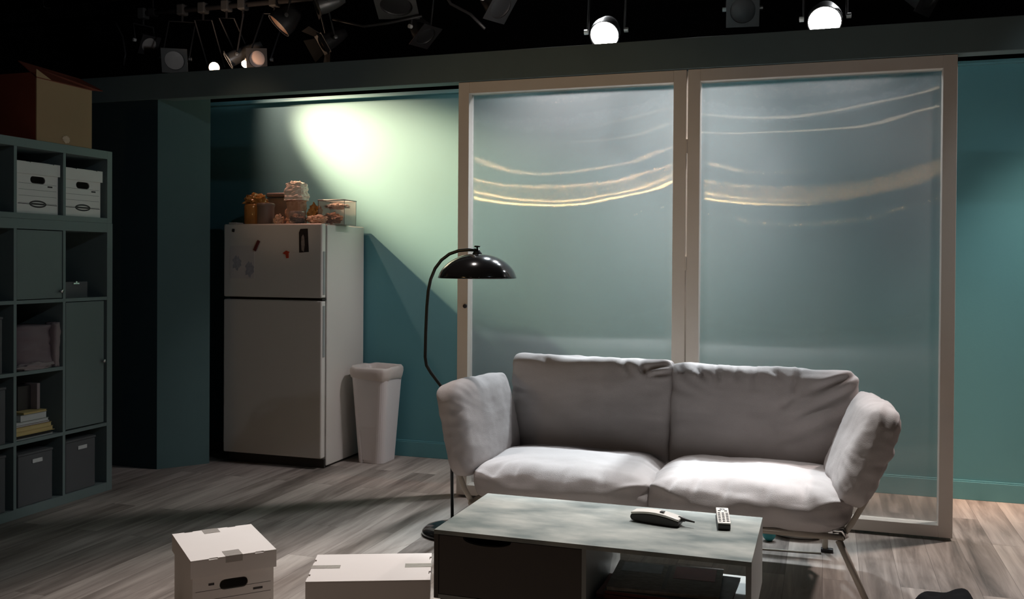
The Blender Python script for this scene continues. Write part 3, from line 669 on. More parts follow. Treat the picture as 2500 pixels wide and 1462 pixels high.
dark_bin(3.53, 0.22, 0.048, 0.27, 'charcoal bin in bottom row cut by left edge of picture')
dark_bin(3.53, 0.22, 0.385, 0.27, 'charcoal bin in second row up, at left edge of picture')
dark_bin(3.51, 0.22, 0.733, 0.27, 'bluish charcoal bin in third row up, at left edge of picture')
b = (XF - 0.1, 4.134, 1.092)
t = thing('small_bin', 'small charcoal open bin with silver clip beside the door compartment', 'bin', b, 0, 'charcoal storage bins in the bookcase')
MB(b).box(XF - 0.25, XF - 0.06, 4.066, 4.072, 1.092, 1.178).box(XF - 0.25, XF - 0.06, 4.230, 4.236, 1.092, 1.178).box(XF - 0.25, XF - 0.244, 4.072, 4.230, 1.092, 1.178).box(XF - 0.066, XF - 0.06, 4.072, 4.230, 1.092, 1.178).box(XF - 0.244, XF - 0.066, 4.072, 4.23, 1.092, 1.098).build('bin_box', M['bin'], t)
MB(b).box(XF - 0.06, XF - 0.055, 4.130, 4.172, 1.164, 1.172).box(XF - 0.068, XF - 0.055, 4.145, 4.158, 1.170, 1.180).build('clip', M['silver'], t, bevel=0.001)

# ---- crumpled bag and books in the second column
b = (XF - 0.15, 3.85, 0.733)
t = thing('crumpled_tote_bag', 'mauve crumpled cloth bag slumped in a bookcase compartment', 'bag', b)
crumple(MB(b), XF - 0.13, 3.855, 0.7335, 0.955, 0.10, 0.125, 14).build('bag_body', M['mauve'], t, smooth=True)
crumple(MB(b), XF - 0.045, 3.975, 0.7335, 0.965, 0.030, 0.018, 17, 1.2).build('folded_edge', M['mauve2'], t, smooth=True)
MB(b).blob((XF - 0.035, 3.84, 0.748), (0.030, 0.12, 0.020), 19, 0.5, 7, floor=0.7335).build('folded_hem', M['mauve2'], t, smooth=True)
z = 0.3855
spec = [('white magazine', 3.83, 0.25, 0.20, 0.008, 'whitepage', 'thin white magazine at the bottom of the book pile', 0.00),
        ('dark', 3.825, 0.24, 0.19, 0.014, 'bookdark', 'dark book second from bottom of the book pile', 0.005),
        ('y', 3.835, 0.245, 0.20, 0.020, 'yellowpaper', 'lower of two thick yellowed books in the pile', 0.010),
        ('y', 3.83, 0.235, 0.20, 0.022, 'yellowpaper', 'upper of two thick yellowed books in the pile', 0.0),
        ('dark', 3.82, 0.23, 0.19, 0.010, 'bookrust', 'thin rust brown book above the yellowed books', 0.0),
        ('g', 3.815, 0.225, 0.19, 0.015, 'whitepage', 'pale grey book halfway up the book pile', 0.0),
        ('g', 3.83, 0.17, 0.17, 0.035, 'bookgreen', 'thick grey green book near the top of pile', 0.0),
        ('g', 3.84, 0.15, 0.16, 0.010, 'yellowpaper', 'thin tan book topmost in the lying pile', 0.0)]
for (kk, yc, wy, dx, th, mk, lab, sh) in spec:
    b = (XF - 0.12, yc, z)
    o = thing('book', lab, 'book', b, 0, 'books lying in the bookcase')
    MB(b).box(XF - 0.03 - dx, XF - 0.028, yc - wy / 2 + 0.003, yc + wy / 2 - 0.002, z + 0.001, z + th - 0.001).build('pages', M['yellowpaper' if mk == 'yellowpaper' else 'whitepage'] if mk != 'bookdark' else M['bookdark'], o)
    MB(b).box(XF - 0.032 - dx, XF - 0.024 + sh, yc - wy / 2, yc + wy / 2, z, z + 0.0012).box(XF - 0.032 - dx, XF - 0.024, yc - wy / 2, yc + wy / 2, z + th - 0.0012, z + th - 0.0002).build('cover', M[mk], o)
    z += th
b = (XF - 0.12, 3.89, z)
tag(MB(b).box(XF - 0.20, XF - 0.06, 3.885, 3.905, z, z + 0.135).build('upright_book', M['mauve2'], None, bevel=0.002), 'narrow pale book standing upright on the book pile', 'book')
b = (XF - 0.16, 3.82, z)
tag(MB(b).box(XF - 0.22, XF - 0.10, 3.80, 3.884, z, z + 0.125).build('dark_book_block', M['bookdark'], None, bevel=0.002), 'thick dark book standing left of the pale upright book', 'book')
# carton on the top unit
b = (-4.02, 4.0, 1.9075)
t = thing('cardboard_carton', 'large brown moving carton with open flaps on top of the shelves', 'carton', b)
x0, x1, y0, y1, z0, z1 = -4.20, -3.828, 3.822, 4.204, 1.9075, 2.225
e = 0.006
MB(b).box(x1 - e, x1, y0, y1, z0, z1).box(x0, x0 + e, y0, y1, z0, z1).box(x0 + e, x1 - e, y1 - e, y1, z0, z1).box(x0 + e, x1 - e, y0 + e, y1 - e, z0, z0 + e).build('carton_body', M['kraft'], t)
MB(b).box(x0, x1 - e, y0, y0 + e, z0, z1 + 0.03).build('printed_side', M['redkraft'], t)
fl = MB(b)
vs = [(x1, y0, z1), (x1, y1, z1), (x1 + 0.02, y1 + 0.06, z1 + 0.005), (x1 - 0.10, y1 + 0.02, z1 + 0.07), (x1 - 0.12, y0, z1 + 0.09)]
b_ = fl.bm; A = [b_.verts.new(v) for v in vs]; B = [b_.verts.new((v[0], v[1], v[2] + 0.005)) for v in vs]
b_.faces.new(A); b_.faces.new(B[::-1])
for i in range(5): b_.faces.new((A[i], B[i], B[(i + 1) % 5], A[(i + 1) % 5]))
fl.build('open_flap', M['redkraft'], t)
MB(b).prism([(y0, z1 - 0.002), (y0, z1 + 0.045), (y0 + 0.10, z1 + 0.005), (y0 + 0.16, z1 - 0.002)], 0, 0.004, mtx=Matrix.Translation((x1 - 0.005, 0, 0)) @ Matrix(((0, 0, 1, 0), (1, 0, 0, 0), (0, 1, 0, 0), (0, 0, 0, 1)))).build('curved_flap', M['kraft'], t)
MB(b).blob((x1 + 0.002, 4.02, 1.935), (0.002, 0.022, 0.016), 5, 0.5, 7).build('torn_tape', M['tan'], t)

# ---------------------------------------------------------------- sofa
def pillow(mtx, w, d, tk, edge=0.62, k=5.0, crown=1.0, creases=(), seed=0, n=56, m=12, sag=0.0, wr=0.004, pinch=0.0, rnd=0.7, flat_back=False):
    """rounded puffy cushion; local x width, y depth, z thickness, faces +z/-z; creases (u0,v0,u1,v1,width,depth) on +z face"""
    bm = bmesh.new()
    grid = {}
    def P(u, v, q):
        key = (round(u, 5), round(v, 5), round(q, 5))
        if key in grid: return grid[key]
        rc = 0.5 * tk * rnd              # edge radius in metres
        hx, hy, hz = w / 2, d / 2, tk / 2
        px_, py_, pz_ = u * hx, v * hy, q * hz
        cx_ = max(-(hx - rc), min(hx - rc, px_)); cy_ = max(-(hy - rc), min(hy - rc, py_)); cz_ = max(-(hz - rc), min(hz - rc, pz_))
        dv = Vector((px_ - cx_, py_ - cy_, pz_ - cz_))
        if dv.length > 1e-9:
            e_ = Vector((cx_, cy_, cz_)) + dv.normalized() * min(rc, max(abs(dv.x), abs(dv.y), abs(dv.z)))
        else: e_ = Vector((px_, py_, pz_))
        # round the plan corners a little more than the edges
        pr = (abs(e_.x / hx) ** k + abs(e_.y / hy) ** k) ** (1 / k)
        if pr > 1: e_.x /= pr; e_.y /= pr
        x, y, z = e_.x / hx, e_.y / hy, e_.z / hz
        r4 = min(1.0, (abs(x) ** 3.2 + abs(y) ** 3.2) ** (1 / 3.2))
        puff = edge + (1 - edge) * max(0.0, 1 - r4 ** 2.2) ** 0.75 * crown
        if flat_back and z < 0: puff = edge + (1 - edge) * 0.4
        X, Y, Z = x * w / 2, y * d / 2, z * tk / 2 * puff
        if pinch:
            c = (abs(x) * abs(y)) ** 3
            X *= 1 + pinch * c; Y *= 1 + pinch * c
        pu = Vector((x, y, z))
        # fabric: broad undulation and short gathers along the seams
        em = max(0.0, r4 - 0.55) / 0.45
        a = math.atan2(y, x)
        und = wr * 1.6 * noise.noise(Vector((x * 2.3 + seed, y * 2.3, z * 2)))
        gat = wr * 1.1 * em * noise.noise(Vector((a * 7 + seed, r4 * 1.2, z)))
        fin = wr * 0.2 * noise.noise(Vector((x * 9, y * 9 + seed, z * 4)))
        D = und + gat + fin
        if z > 0.0:
            for (u0, v0, u1, v1, cw, cd) in creases:
                ax, ay = (u1 - u0) * w / 2, (v1 - v0) * d / 2
                px, py = (x - u0) * w / 2, (y - v0) * d / 2
                L2 = ax * ax + ay * ay
                tt = (px * ax + py * ay) / L2
                tc = min(1, max(0, tt))
                dx, dy = px - ax * tc, py - ay * tc
                side = (px * ay - py * ax) / math.sqrt(L2)
                dist = math.sqrt(dx * dx + dy * dy)
                fade = math.sin(math.pi * min(1, max(0.0, 0.12 + tc * 0.8))) 
                gx = math.exp(-(dist / cw) ** 2)
                g2 = math.exp(-((abs(dist) - 1.9 * cw) / (1.1 * cw)) ** 2)
                D += (-cd * gx + 0.6 * cd * g2 * (1 if side > 0 else 0.4)) * fade * min(1, z * 3)
        nrm = Vector((x ** 3, y ** 3, z * 1.5)).normalized()
        q_ = Vector((X, Y, Z)) + nrm * D
        q_.z -= sag * (1 - x * x) * (1 - y * y)
        v_ = bm.verts.new(mtx @ q_); grid[key] = v_
        return v_
    def rng(c): return [-1 + 2 * i / c for i in range(c + 1)]
    U, V, Q = rng(n), rng(n), rng(m)
    for q in (-1, 1):
        for i in range(n):
            for j in range(n): bm.faces.new((P(U[i], V[j], q), P(U[i + 1], V[j], q), P(U[i + 1], V[j + 1], q), P(U[i], V[j + 1], q)))
    for s in (-1, 1):
        for i in range(n):
            for j in range(m):
                bm.faces.new((P(s, V[i], Q[j]), P(s, V[i + 1], Q[j]), P(s, V[i + 1], Q[j + 1]), P(s, V[i], Q[j + 1])))
                bm.faces.new((P(U[i], s, Q[j]), P(U[i + 1], s, Q[j]), P(U[i + 1], s, Q[j + 1]), P(U[i], s, Q[j + 1])))
    return bm

def frame_mtx(c, xdir, ydir):
    x = Vector(xdir).normalized(); y = Vector(ydir).normalized(); z = x.cross(y).normalized(); y = z.cross(x).normalized()
    mm = Matrix((x, y, z)).transposed().to_4x4(); mm.translation = Vector(c)
    return mm

sb = (-0.685, 4.12, 0)
sofa = thing('sofa', 'grey two-seat canvas sofa with plump cushions on beige tube frame', 'sofa', sb)
def cushion(name, mtx, *a, **k):
    b = MB(sb); b.bm.free(); b.bm = pillow(mtx, *a, **k)
    return b.build(name, M['fabric'], sofa, smooth=True)
# seats
cushion('seat_cushion', frame_mtx((-1.056, 4.055, 0.352), (1, 0, 0), (0, 1, 0)), 0.800, 0.64, 0.215, edge=0.66, k=4.2, rnd=1.0, seed=3, wr=0.006,
        creases=[(-0.7, -0.98, -0.55, -0.55, 0.012, 0.008), (-0.45, -0.99, -0.4, -0.65, 0.010, 0.007), (0.1, -0.99, 0.15, -0.7, 0.010, 0.006), (0.5, -0.98, 0.45, -0.6, 0.012, 0.006)])
cushion('seat_cushion', frame_mtx((-0.292, 4.055, 0.350), (1, 0, 0), (0, 1, 0)), 0.810, 0.64, 0.215, edge=0.66, k=4.2, rnd=1.0, seed=8, wr=0.006,
        creases=[(-0.75, -0.98, -0.6, -0.6, 0.010, 0.008), (-0.5, -0.99, -0.42, -0.62, 0.010, 0.009), (-0.2, -0.99, -0.14, -0.7, 0.010, 0.008), (0.2, -0.99, 0.25, -0.7, 0.010, 0.006), (0.6, -0.98, 0.5, -0.6, 0.012, 0.008)])
# backs
sl, cl_ = math.sin(R(7)), math.cos(R(7))
cushion('back_cushion', frame_mtx((-1.062, 4.420, 0.602), (1, 0, -0.004), (0, sl, cl_)), 0.780, 0.490, 0.170, edge=0.86, k=14, rnd=0.62, seed=13, wr=0.006, pinch=0.02,
        creases=[(0.60, 0.99, 0.75, 0.62, 0.011, 0.011), (0.40, 0.99, 0.52, 0.70, 0.010, 0.010), (0.66, 0.80, 0.98, 0.92, 0.012, 0.012), (0.74, 0.70, 0.99, 0.76, 0.010, 0.010), (-0.98, 0.35, -0.78, 0.30, 0.010, 0.010), (-0.98, 0.10, -0.84, 0.12, 0.010, 0.006), (-0.6, 0.98, -0.5, 0.8, 0.012, 0.006), (-0.7, 0.3, 0.2, -0.6, 0.04, 0.005)])
cushion('back_cushion', frame_mtx((-0.272, 4.420, 0.588), (1, 0, -0.006), (0.0, sl, cl_)), 0.815, 0.490, 0.175, edge=0.86, k=14, rnd=0.66, seed=27, wr=0.006, pinch=0.02,
        creases=[(-0.90, 0.98, -0.82, 0.74, 0.009, 0.012), (-0.72, 0.99, -0.60, 0.70, 0.010, 0.013), (-0.50, 0.99, -0.44, 0.62, 0.010, 0.014), (-0.30, 0.99, -0.24, 0.72, 0.010, 0.012), (-0.08, 0.99, -0.06, 0.58, 0.010, 0.013), (0.10, 0.99, 0.22, 0.78, 0.010, 0.009), (0.42, 0.99, 0.34, 0.45, 0.012, 0.014), (0.34, 0.45, 0.20, 0.25, 0.014, 0.008), (0.98, 0.92, 0.55, 0.62, 0.012, 0.015), (0.99, 0.70, 0.40, 0.12, 0.016, 0.010), (0.99, 0.30, 0.25, -0.35, 0.024, 0.009), (0.95, -0.2, 0.2, -0.7, 0.03, 0.006), (-0.9, 0.1, -0.3, -0.6, 0.03, 0.004)])
# arms
la = R(13)
cushion('arm_cushion', frame_mtx((-1.492, 4.060, 0.570), (0.14, 1, 0), (-math.sin(la), 0, math.cos(la))) @ Matrix.Rotation(math.pi, 4, 'Y'), 0.570, 0.415, 0.150, edge=0.72, k=7, rnd=0.85, seed=33, wr=0.0035,
        creases=[(0.80, 0.35, 0.35, 0.40, 0.012, 0.009), (0.82, 0.10, 0.50, 0.0, 0.012, 0.007), (0.80, -0.2, 0.4, -0.25, 0.012, 0.006), (0.35, -0.90, 0.15, -0.35, 0.012, 0.009), (0.6, -0.90, 0.5, -0.5, 0.010, 0.008), (-0.3, -0.90, -0.2, -0.6, 0.012, 0.005)])
ra = R(22)
cushion('arm_cushion', frame_mtx((0.140, 4.050, 0.566), (0.12, -1, 0), (math.sin(ra), 0, math.cos(ra))) @ Matrix.Rotation(math.pi, 4, 'Y'), 0.55, 0.42, 0.158, edge=0.72, k=5, rnd=0.85, seed=41, wr=0.0045,
        creases=[(-0.88, 0.3, -0.50, 0.45, 0.014, 0.009), (-0.85, 0.0, -0.45, 0.25, 0.012, 0.008), (-0.85, -0.4, -0.4, 0.0, 0.014, 0.007), (-0.5, -0.88, -0.2, -0.3, 0.014, 0.007)])
# tube frame
MB(sb).tube([(-1.44, 3.80, 0.262), (0.07, 3.80, 0.262)], 0.0125).build('front_rail', M['tube'], sofa, smooth=True)
MB(sb).tube([(-1.42, 4.50, 0.262), (0.05, 4.50, 0.262)], 0.0125).build('rear_rail', M['tube'], sofa, smooth=True)
for sx, X0 in ((-1, -1.44), (1, 0.07)):
    MB(sb).tube([(X0, 3.80, 0.262), (X0 - sx * 0.0, 4.15, 0.262), (X0 - sx * 0.02, 4.50, 0.262)], 0.0125).build('side_rail', M['tube'], sofa, smooth=True)
    MB(sb).tube([(X0, 3.815, 0.262), (X0 + sx * 0.035, 3.82, 0.315), (X0 + sx * 0.085, 3.85, 0.40), (X0 + sx * 0.155, 3.90, 0.56), (X0 + sx * 0.165, 3.97, 0.60), (X0 + sx * 0.165, 4.15, 0.60), (X0 + sx * 0.155, 4.22, 0.56), (X0 + sx * 0.06, 4.30, 0.33), (X0, 4.32, 0.262)], 0.011).build('arm_frame', M['tube'], sofa, smooth=True)
    MB(sb).tube([(X0 - sx * 0.012, 3.80, 0.25), (X0 + sx * 0.105, 3.775, 0.0)], [0.0135, 0.0115]).build('leg', M['tube'], sofa, smooth=True)
    MB(sb).tube([(X0 - sx * 0.06, 4.50, 0.25), (X0 - sx * 0.06, 4.50, 0.010)], 0.013).build('leg', M['tube'], sofa, smooth=True)
    MB(sb).box(X0 - sx * 0.06 - 0.018, X0 - sx * 0.06 + 0.035, 4.485, 4.515, 0, 0.016).build('rear_foot', M['blackmetal'], sofa, bevel=0.002)
MB(sb).tube([(-1.40, 4.55, 0.262), (-1.38, 4.60, 0.35), (-1.36, 4.70, 0.66), (-1.30, 4.71, 0.70), (-0.07, 4.71, 0.70), (-0.01, 4.70, 0.66), (0.01, 4.60, 0.35), (0.03, 4.52, 0.262)], 0.011).build('back_frame', M['tube'], sofa, smooth=True)
MB(sb).tube([(0.035, 3.802, 0.285), (0.07, 3.80, 0.29), (0.085, 3.80, 0.262)], 0.010).build('corner_joint', M['silver'], sofa, smooth=True)

# ---------------------------------------------------------------- floor lamp
lb = (-1.685, 4.20, 0)
t = thing('floor_lamp', 'black arched floor lamp with glossy dome shade behind the sofa arm', 'lamp', lb)
MB(lb).lathe([(0, 0), (0.140, 0), (0.146, 0.008), (0.143, 0.020), (0.125, 0.034), (0.085, 0.044), (0.03, 0.050), (0.012, 0.055), (0, 0.056)], -1.685, 4.20, n=48).build('base', M['glossblack'], t, smooth=True)
pole = [(-1.685, 4.20, 0.05), (-1.690, 4.20, 0.40), (-1.695, 4.20, 0.58), (-1.705, 4.20, 0.635), (-1.745, 4.20, 0.700), (-1.800, 4.20, 0.765), (-1.824, 4.20, 0.80), (-1.831, 4.20, 0.84), (-1.829, 4.20, 0.95), (-1.824, 4.20, 1.08), (-1.817, 4.20, 1.16), (-1.805, 4.20, 1.215), (-1.782, 4.20, 1.268), (-1.750, 4.20, 1.308), (-1.708, 4.20, 1.338), (-1.660, 4.20, 1.354), (-1.610, 4.20, 1.358), (-1.575, 4.20, 1.357)]
MB(lb).tube(pole, 0.0078, 12).build('pole', M['blacktube'], t, smooth=True)
MB(lb).lathe([(0, 1.362), (0.010, 1.362), (0.014, 1.352), (0.022, 1.343), (0.024, 1.338), (0, 1.337)], -1.567, 4.20, 24).build('socket_cap', M['blacktube'], t, smooth=True)
MB(lb).lathe([(0, 1.378), (0.013, 1.378), (0.0145, 1.374), (0.013, 1.371), (0.004, 1.370), (0.004, 1.361), (0, 1.361)], -1.567, 4.20, 20).build('finial', M['blacktube'], t, smooth=True)
prof = []
for k in range(15):
    a = R(4 + (90 - 4) * k / 14)
    prof.append((0.184 * math.sin(a) ** 0.92, 1.228 + 0.112 * (1 - (math.sin(a) ** 2.0)) ** 0.62))
prof[-1] = (0.187, 1.226)
inner = [(max(0.001, r - 0.004), z - 0.003) for r, z in prof[::-1]]
MB(lb).lathe([(0, 1.3405)] + prof + inner + [(0, 1.3365)], -1.565, 4.20, 64).build('lamp_shade', M['glossblack'], t, smooth=True)
MB(lb).lathe([(0, 1.31), (0.016, 1.31), (0.016, 1.275), (0.026, 1.262), (0.028, 1.25), (0.018, 1.236), (0, 1.232)], -1.565, 4.20, 24).build('bulb', M['whiteplastic'], t, smooth=True)

# ---------------------------------------------------------------- coffee table
tb = (-0.682, 3.02, 0)
t = thing('coffee_table', 'low grey green coffee table with scuffed top and one drawer', 'table', tb)
X0, X1, Y0, Y1 = -1.173, -0.192, 2.768, 3.270
MB(tb).box(X0, X1, Y0, Y1, 0.436, 0.450).build('tabletop', M['table'], t, bevel=0.001)
MB(tb).box(X1 - 0.016, X1, Y0, Y1, 0.232, 0.436).build('side_panel', M['table_side'], t, bevel=0.001)
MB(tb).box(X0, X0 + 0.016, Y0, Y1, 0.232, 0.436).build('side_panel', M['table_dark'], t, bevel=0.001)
MB(tb).box(X0 + 0.016, X1 - 0.016, Y0, Y1, 0.232, 0.246).build('lower_shelf', M['table_side'], t)
MB(tb).box(-0.690, -0.676, Y0, Y1, 0.246, 0.436).build('partition', M['table_side'], t)
MB(tb).box(X0 + 0.016, -0.690, Y1 - 0.012, Y1, 0.246, 0.436).build('back_panel', M['table_side'], t)
gx, gz = -0.995, 0.434
outer = [(X0 + 0.018, 0.248), (-0.691, 0.248), (-0.691, 0.434), (gx + 0.080, 0.434)] + [(gx + 0.080 * math.cos(R(a)), 0.434 - 0.022 * math.sin(R(a)) ** 0.8) for a in range(15, 180, 15)] + [(gx - 0.080, 0.434), (X0 + 0.018, 0.434)]
d = MB(tb).plate(outer, [], Y0 + 0.001, Y0 + 0.016).build('drawer', M['table_dark'], t)
MB(tb).box(X0 + 0.02, -0.70, Y0 + 0.022, Y1 - 0.03, 0.25, 0.40).build('drawer_box', M['dark'], d)
for lx in (X0 + 0.03, X1 - 0.03):
    for ly in (Y0 + 0.03, Y1 - 0.03):
        MB(tb).tube([(lx, ly, 0), (lx, ly, 0.232)], 0.018, 16).build('leg', M['table_dark'], t, smooth=True)
# cordless phone
pb = (-0.515, 3.085, 0.450)
ph = thing('cordless_phone', 'ivory cordless telephone handset with stub antenna lying on the table', 'phone', pb, R(-12))
def phone_profile(z0, zc, n=16):
    p = []
    for k in range(n + 1):
        f = k / n; p.append((-0.085 + 0.165 * f, zc + 0.010 * math.sin(math.pi * f) - 0.004 * f))
    return p
low = [(-0.082, 0.004), (-0.02, 0.0), (0.05, 0.0), (0.076, 0.003)]
lo = MB().plate(low + [(0.082, 0.016)] + [(x, z) for x, z in phone_profile(0, 0.022)][::-1] + [(-0.087, 0.012)], [], -0.024, 0.024)
lo.build('handset_base', M['phone_dark'], ph, bevel=0.004)
tp = phone_profile(0, 0.0225)
MB().plate(tp + [(x, z + 0.008) for x, z in tp[::-1]], [], -0.0235, 0.0235).build('faceplate', M['phone'], ph, bevel=0.003)
MB().box(0.012, 0.026, -0.012, 0.004, 0.0385, 0.0415).build('earpiece_slot', M['phone_dark'], ph, bevel=0.001)
MB().tube([(0.070, 0.008, 0.022), (0.090, 0.008, 0.021), (0.094, 0.008, 0.021), (0.124, 0.008, 0.018)], [0.009, 0.007, 0.0045, 0.0025], 12).build('antenna', M['phone_dark'], ph, smooth=True)
# remote
rb = (-0.312, 3.165, 0.450)
rm = thing('remote_control', 'slim white remote control with dark sides lying near table corner', 'remote', rb, R(8))
MB().box(-0.020, 0.020, -0.095, 0.095, 0.0, 0.019).build('remote_case', M['phone_dark'], rm, bevel=0.004, seg=3)
MB().box(-0.0205, 0.0205, -0.096, 0.096, 0.0195, 0.024).build('faceplate', M['phone'], rm, bevel=0.002)
for i in range(3):
    for j in range(6):
        MB().lathe([(0.0042, 0.0238), (0.0042, 0.0256), (0.0028, 0.0262), (0, 0.0263)], (-0.0125, 0, 0.0125)[i], -0.078 + j * 0.020, 10).build('button', M['greymetal'], rm, smooth=True)
MB().box(-0.015, -0.006, 0.048, 0.053, 0.0238, 0.0258).box(0.006, 0.015, 0.048, 0.053, 0.0238, 0.0258).build('long_button', M['phone_dark'], rm)
MB().lathe([(0.009, 0.0238), (0.009, 0.0256), (0.006, 0.0262), (0, 0.0263)], 0, 0.072, 16).build('power_button', M['silver'], rm, smooth=True)
# magazines on the lower shelf
z = 0.246
mags = [('newsred', -0.485, 2.965, 0.37, 0.27, 0.018, 2, 'red covered magazine at the bottom of stack under the table'),
        ('newsred', -0.470, 2.975, 0.38, 0.26, 0.014, -3, 'dark red magazine second from bottom under the table'),
        ('newsblue', -0.445, 2.985, 0.38, 0.27, 0.012, -2, 'blue grey magazine in the middle of stack under the table'),
        ('news', -0.470, 3.000, 0.34, 0.27, 0.012, 3, 'folded newspaper on top of stack under the table')]
for mk, cx, cy, wx, wy, th, rz_, lab in mags:
    o = thing('magazine' if mk != 'news' else 'newspaper', lab, 'magazine' if mk != 'news' else 'newspaper', (cx, cy, z), R(rz_), 'reading matter under the table')
    MB().box(-wx / 2, wx / 2, -wy / 2, wy / 2, 0.0005, th - 0.001).build('pages', M['news'] if mk == 'news' else M['newsred'], o, bevel=0.002)
    MB().box(-wx / 2 - 0.001, wx / 2 + 0.001, -wy / 2 - 0.001, wy / 2 + 0.001, th - 0.001, th - 0.0002).build('cover', M[mk], o)
    if mk == 'news':
        MB().box(-0.15, -0.02, 0.03, 0.12, th - 0.0002, th + 0.0004).build('picture_block', M['newsblue'], o)
        MB().box(0.02, 0.15, 0.00, 0.12, th - 0.0002, th + 0.0004).build('picture_block', M['newsred'], o)
        MB().box(-0.005, 0.008, -0.11, 0.12, th - 0.0002, th + 0.0004).build('column_strip', M['bin'], o)
    z += th
b = (-0.60, 3.17, 0.246)
# ---------------------------------------------------------------- under and beside the sofa
b = (-0.18, 4.70, 0)
t = thing('perforated_basket', 'grey white oval perforated basket on the floor under the sofa', 'basket', b)
n = 40; BX = -0.115; BY = 4.72; bb = MB(b)
rings = []
for (rx, ry, zz) in [(0.11, 0.07, 0.006), (0.130, 0.085, 0.066), (0.135, 0.088, 0.072), (0.126, 0.080, 0.066), (0.105, 0.066, 0.010)]:
    rings.append([bb.bm.verts.new((BX + rx * math.cos(2 * math.pi * k / n), BY + ry * math.sin(2 * math.pi * k / n), zz)) for k in range(n)])
for a_, c_ in zip(rings, rings[1:]):
    for k in range(n): bb.bm.faces.new((a_[k], a_[(k + 1) % n], c_[(k + 1) % n], c_[k]))
bb.bm.faces.new(rings[0][::-1]); bb.bm.faces.new(rings[-1])
bb.build('basket_shell', M['boxwhite'], t, smooth=True)
for k in range(9):
    a_ = R(200 + k * 17); 
    ct = Vector((BX + 0.121 * math.cos(a_), BY + 0.079 * math.sin(a_), 0.040))
    MB(b).lathe([(0.009, -0.004), (0.009, 0.004), (0, 0.004)], n=12, mtx=Matrix.Translation(ct) @ Matrix.Rotation(a_, 4, 'Z') @ Matrix.Rotation(R(90), 4, 'Y')).build('hole', M['dark'], t)
tag(MB((-0.238, 4.60, 0)).lathe([(0.030 * math.sin(R(k * 12)), 0.030 - 0.030 * math.cos(R(k * 12))) for k in range(16)], -0.240, 4.590, 24).build('rubber_ball', M['teal_ball'], None, smooth=True), 'small teal ball on the floor under the sofa', 'ball')
tag(MB((-0.7, 4.44, 0)).tube([(-1.2, 4.425, 0.004), (-0.7, 4.43, 0.004), (-0.26, 4.433, 0.004), (-0.1, 4.445, 0.004), (-0.006, 4.455, 0.004)], 0.004, 8).build('floor_cable', M['tube'], None, smooth=True), 'thin beige cable running along the floor beneath the sofa', 'cable')
b = (0.42, 3.56, 0)
bm_ = MB(b)
nn = 24; rows = []
for i in range(nn + 1):
    row = []
    for j in range(nn + 1):
        u, v = -1 + 2 * i / nn, -1 + 2 * j / nn
        hgt = 0.195 * (1 - abs(u) ** 6) * (1 - abs(v) ** 4) * (0.86 + 0.16 * u * u + 0.06 * noise.noise(Vector((u * 3, v * 3, 1))))
        row.append(bm_.bm.verts.new((0.40 + u * 0.125, 3.52 + v * 0.16 + 0.07 * u, max(0.0, hgt))))
    rows.append(row)
for i in range(nn):
    for j in range(nn): bm_.bm.faces.new((rows[i][j], rows[i + 1][j], rows[i + 1][j + 1], rows[i][j + 1]))
tag(bm_.build('cloth_bag', M['blackcloth'], None, smooth=True), 'black cloth bag on the floor at bottom right corner', 'bag')

# ---------------------------------------------------------------- overhead rig
def pipe(name, p0, p1, label, r=0.024):
    tag(MB(p0).tube([p0, p1], r, 14).build(name, M['blackmetal'], None, smooth=True), label, 'pipe', 'overhead rig pipes')
pipe('lighting_pipe', (-7.9, 5.55, 3.18), (4.9, 5.55, 3.18), 'black rig pipe carrying the two bright floods')
pipe('lighting_pipe', (-7.9, 6.75, 3.42), (4.9, 6.75, 3.42), 'black rig pipe carrying the dim lights at upper left')
pipe('lighting_pipe', (-7.9, 6.10, 3.50), (4.9, 6.10, 3.50), 'black rig pipe between the other two, dimly seen')
for px_ in (-5.5, -2.2, 1.6):
    for yy, zz in ((5.55, 3.18), (6.75, 3.42), (6.10, 3.50)):
        tag(MB((px_, yy, zz)).tube([(px_, yy, zz + 0.024), (px_, yy, 4.6)], 0.006, 8).box(px_ - 0.03, px_ + 0.03, yy - 0.03, yy + 0.03, zz - 0.03, zz + 0.03).build('hanger_rod', M['blackmetal'], None), 'thin black hanger rod holding a rig pipe', 'rod', 'hanger rods of the rig')

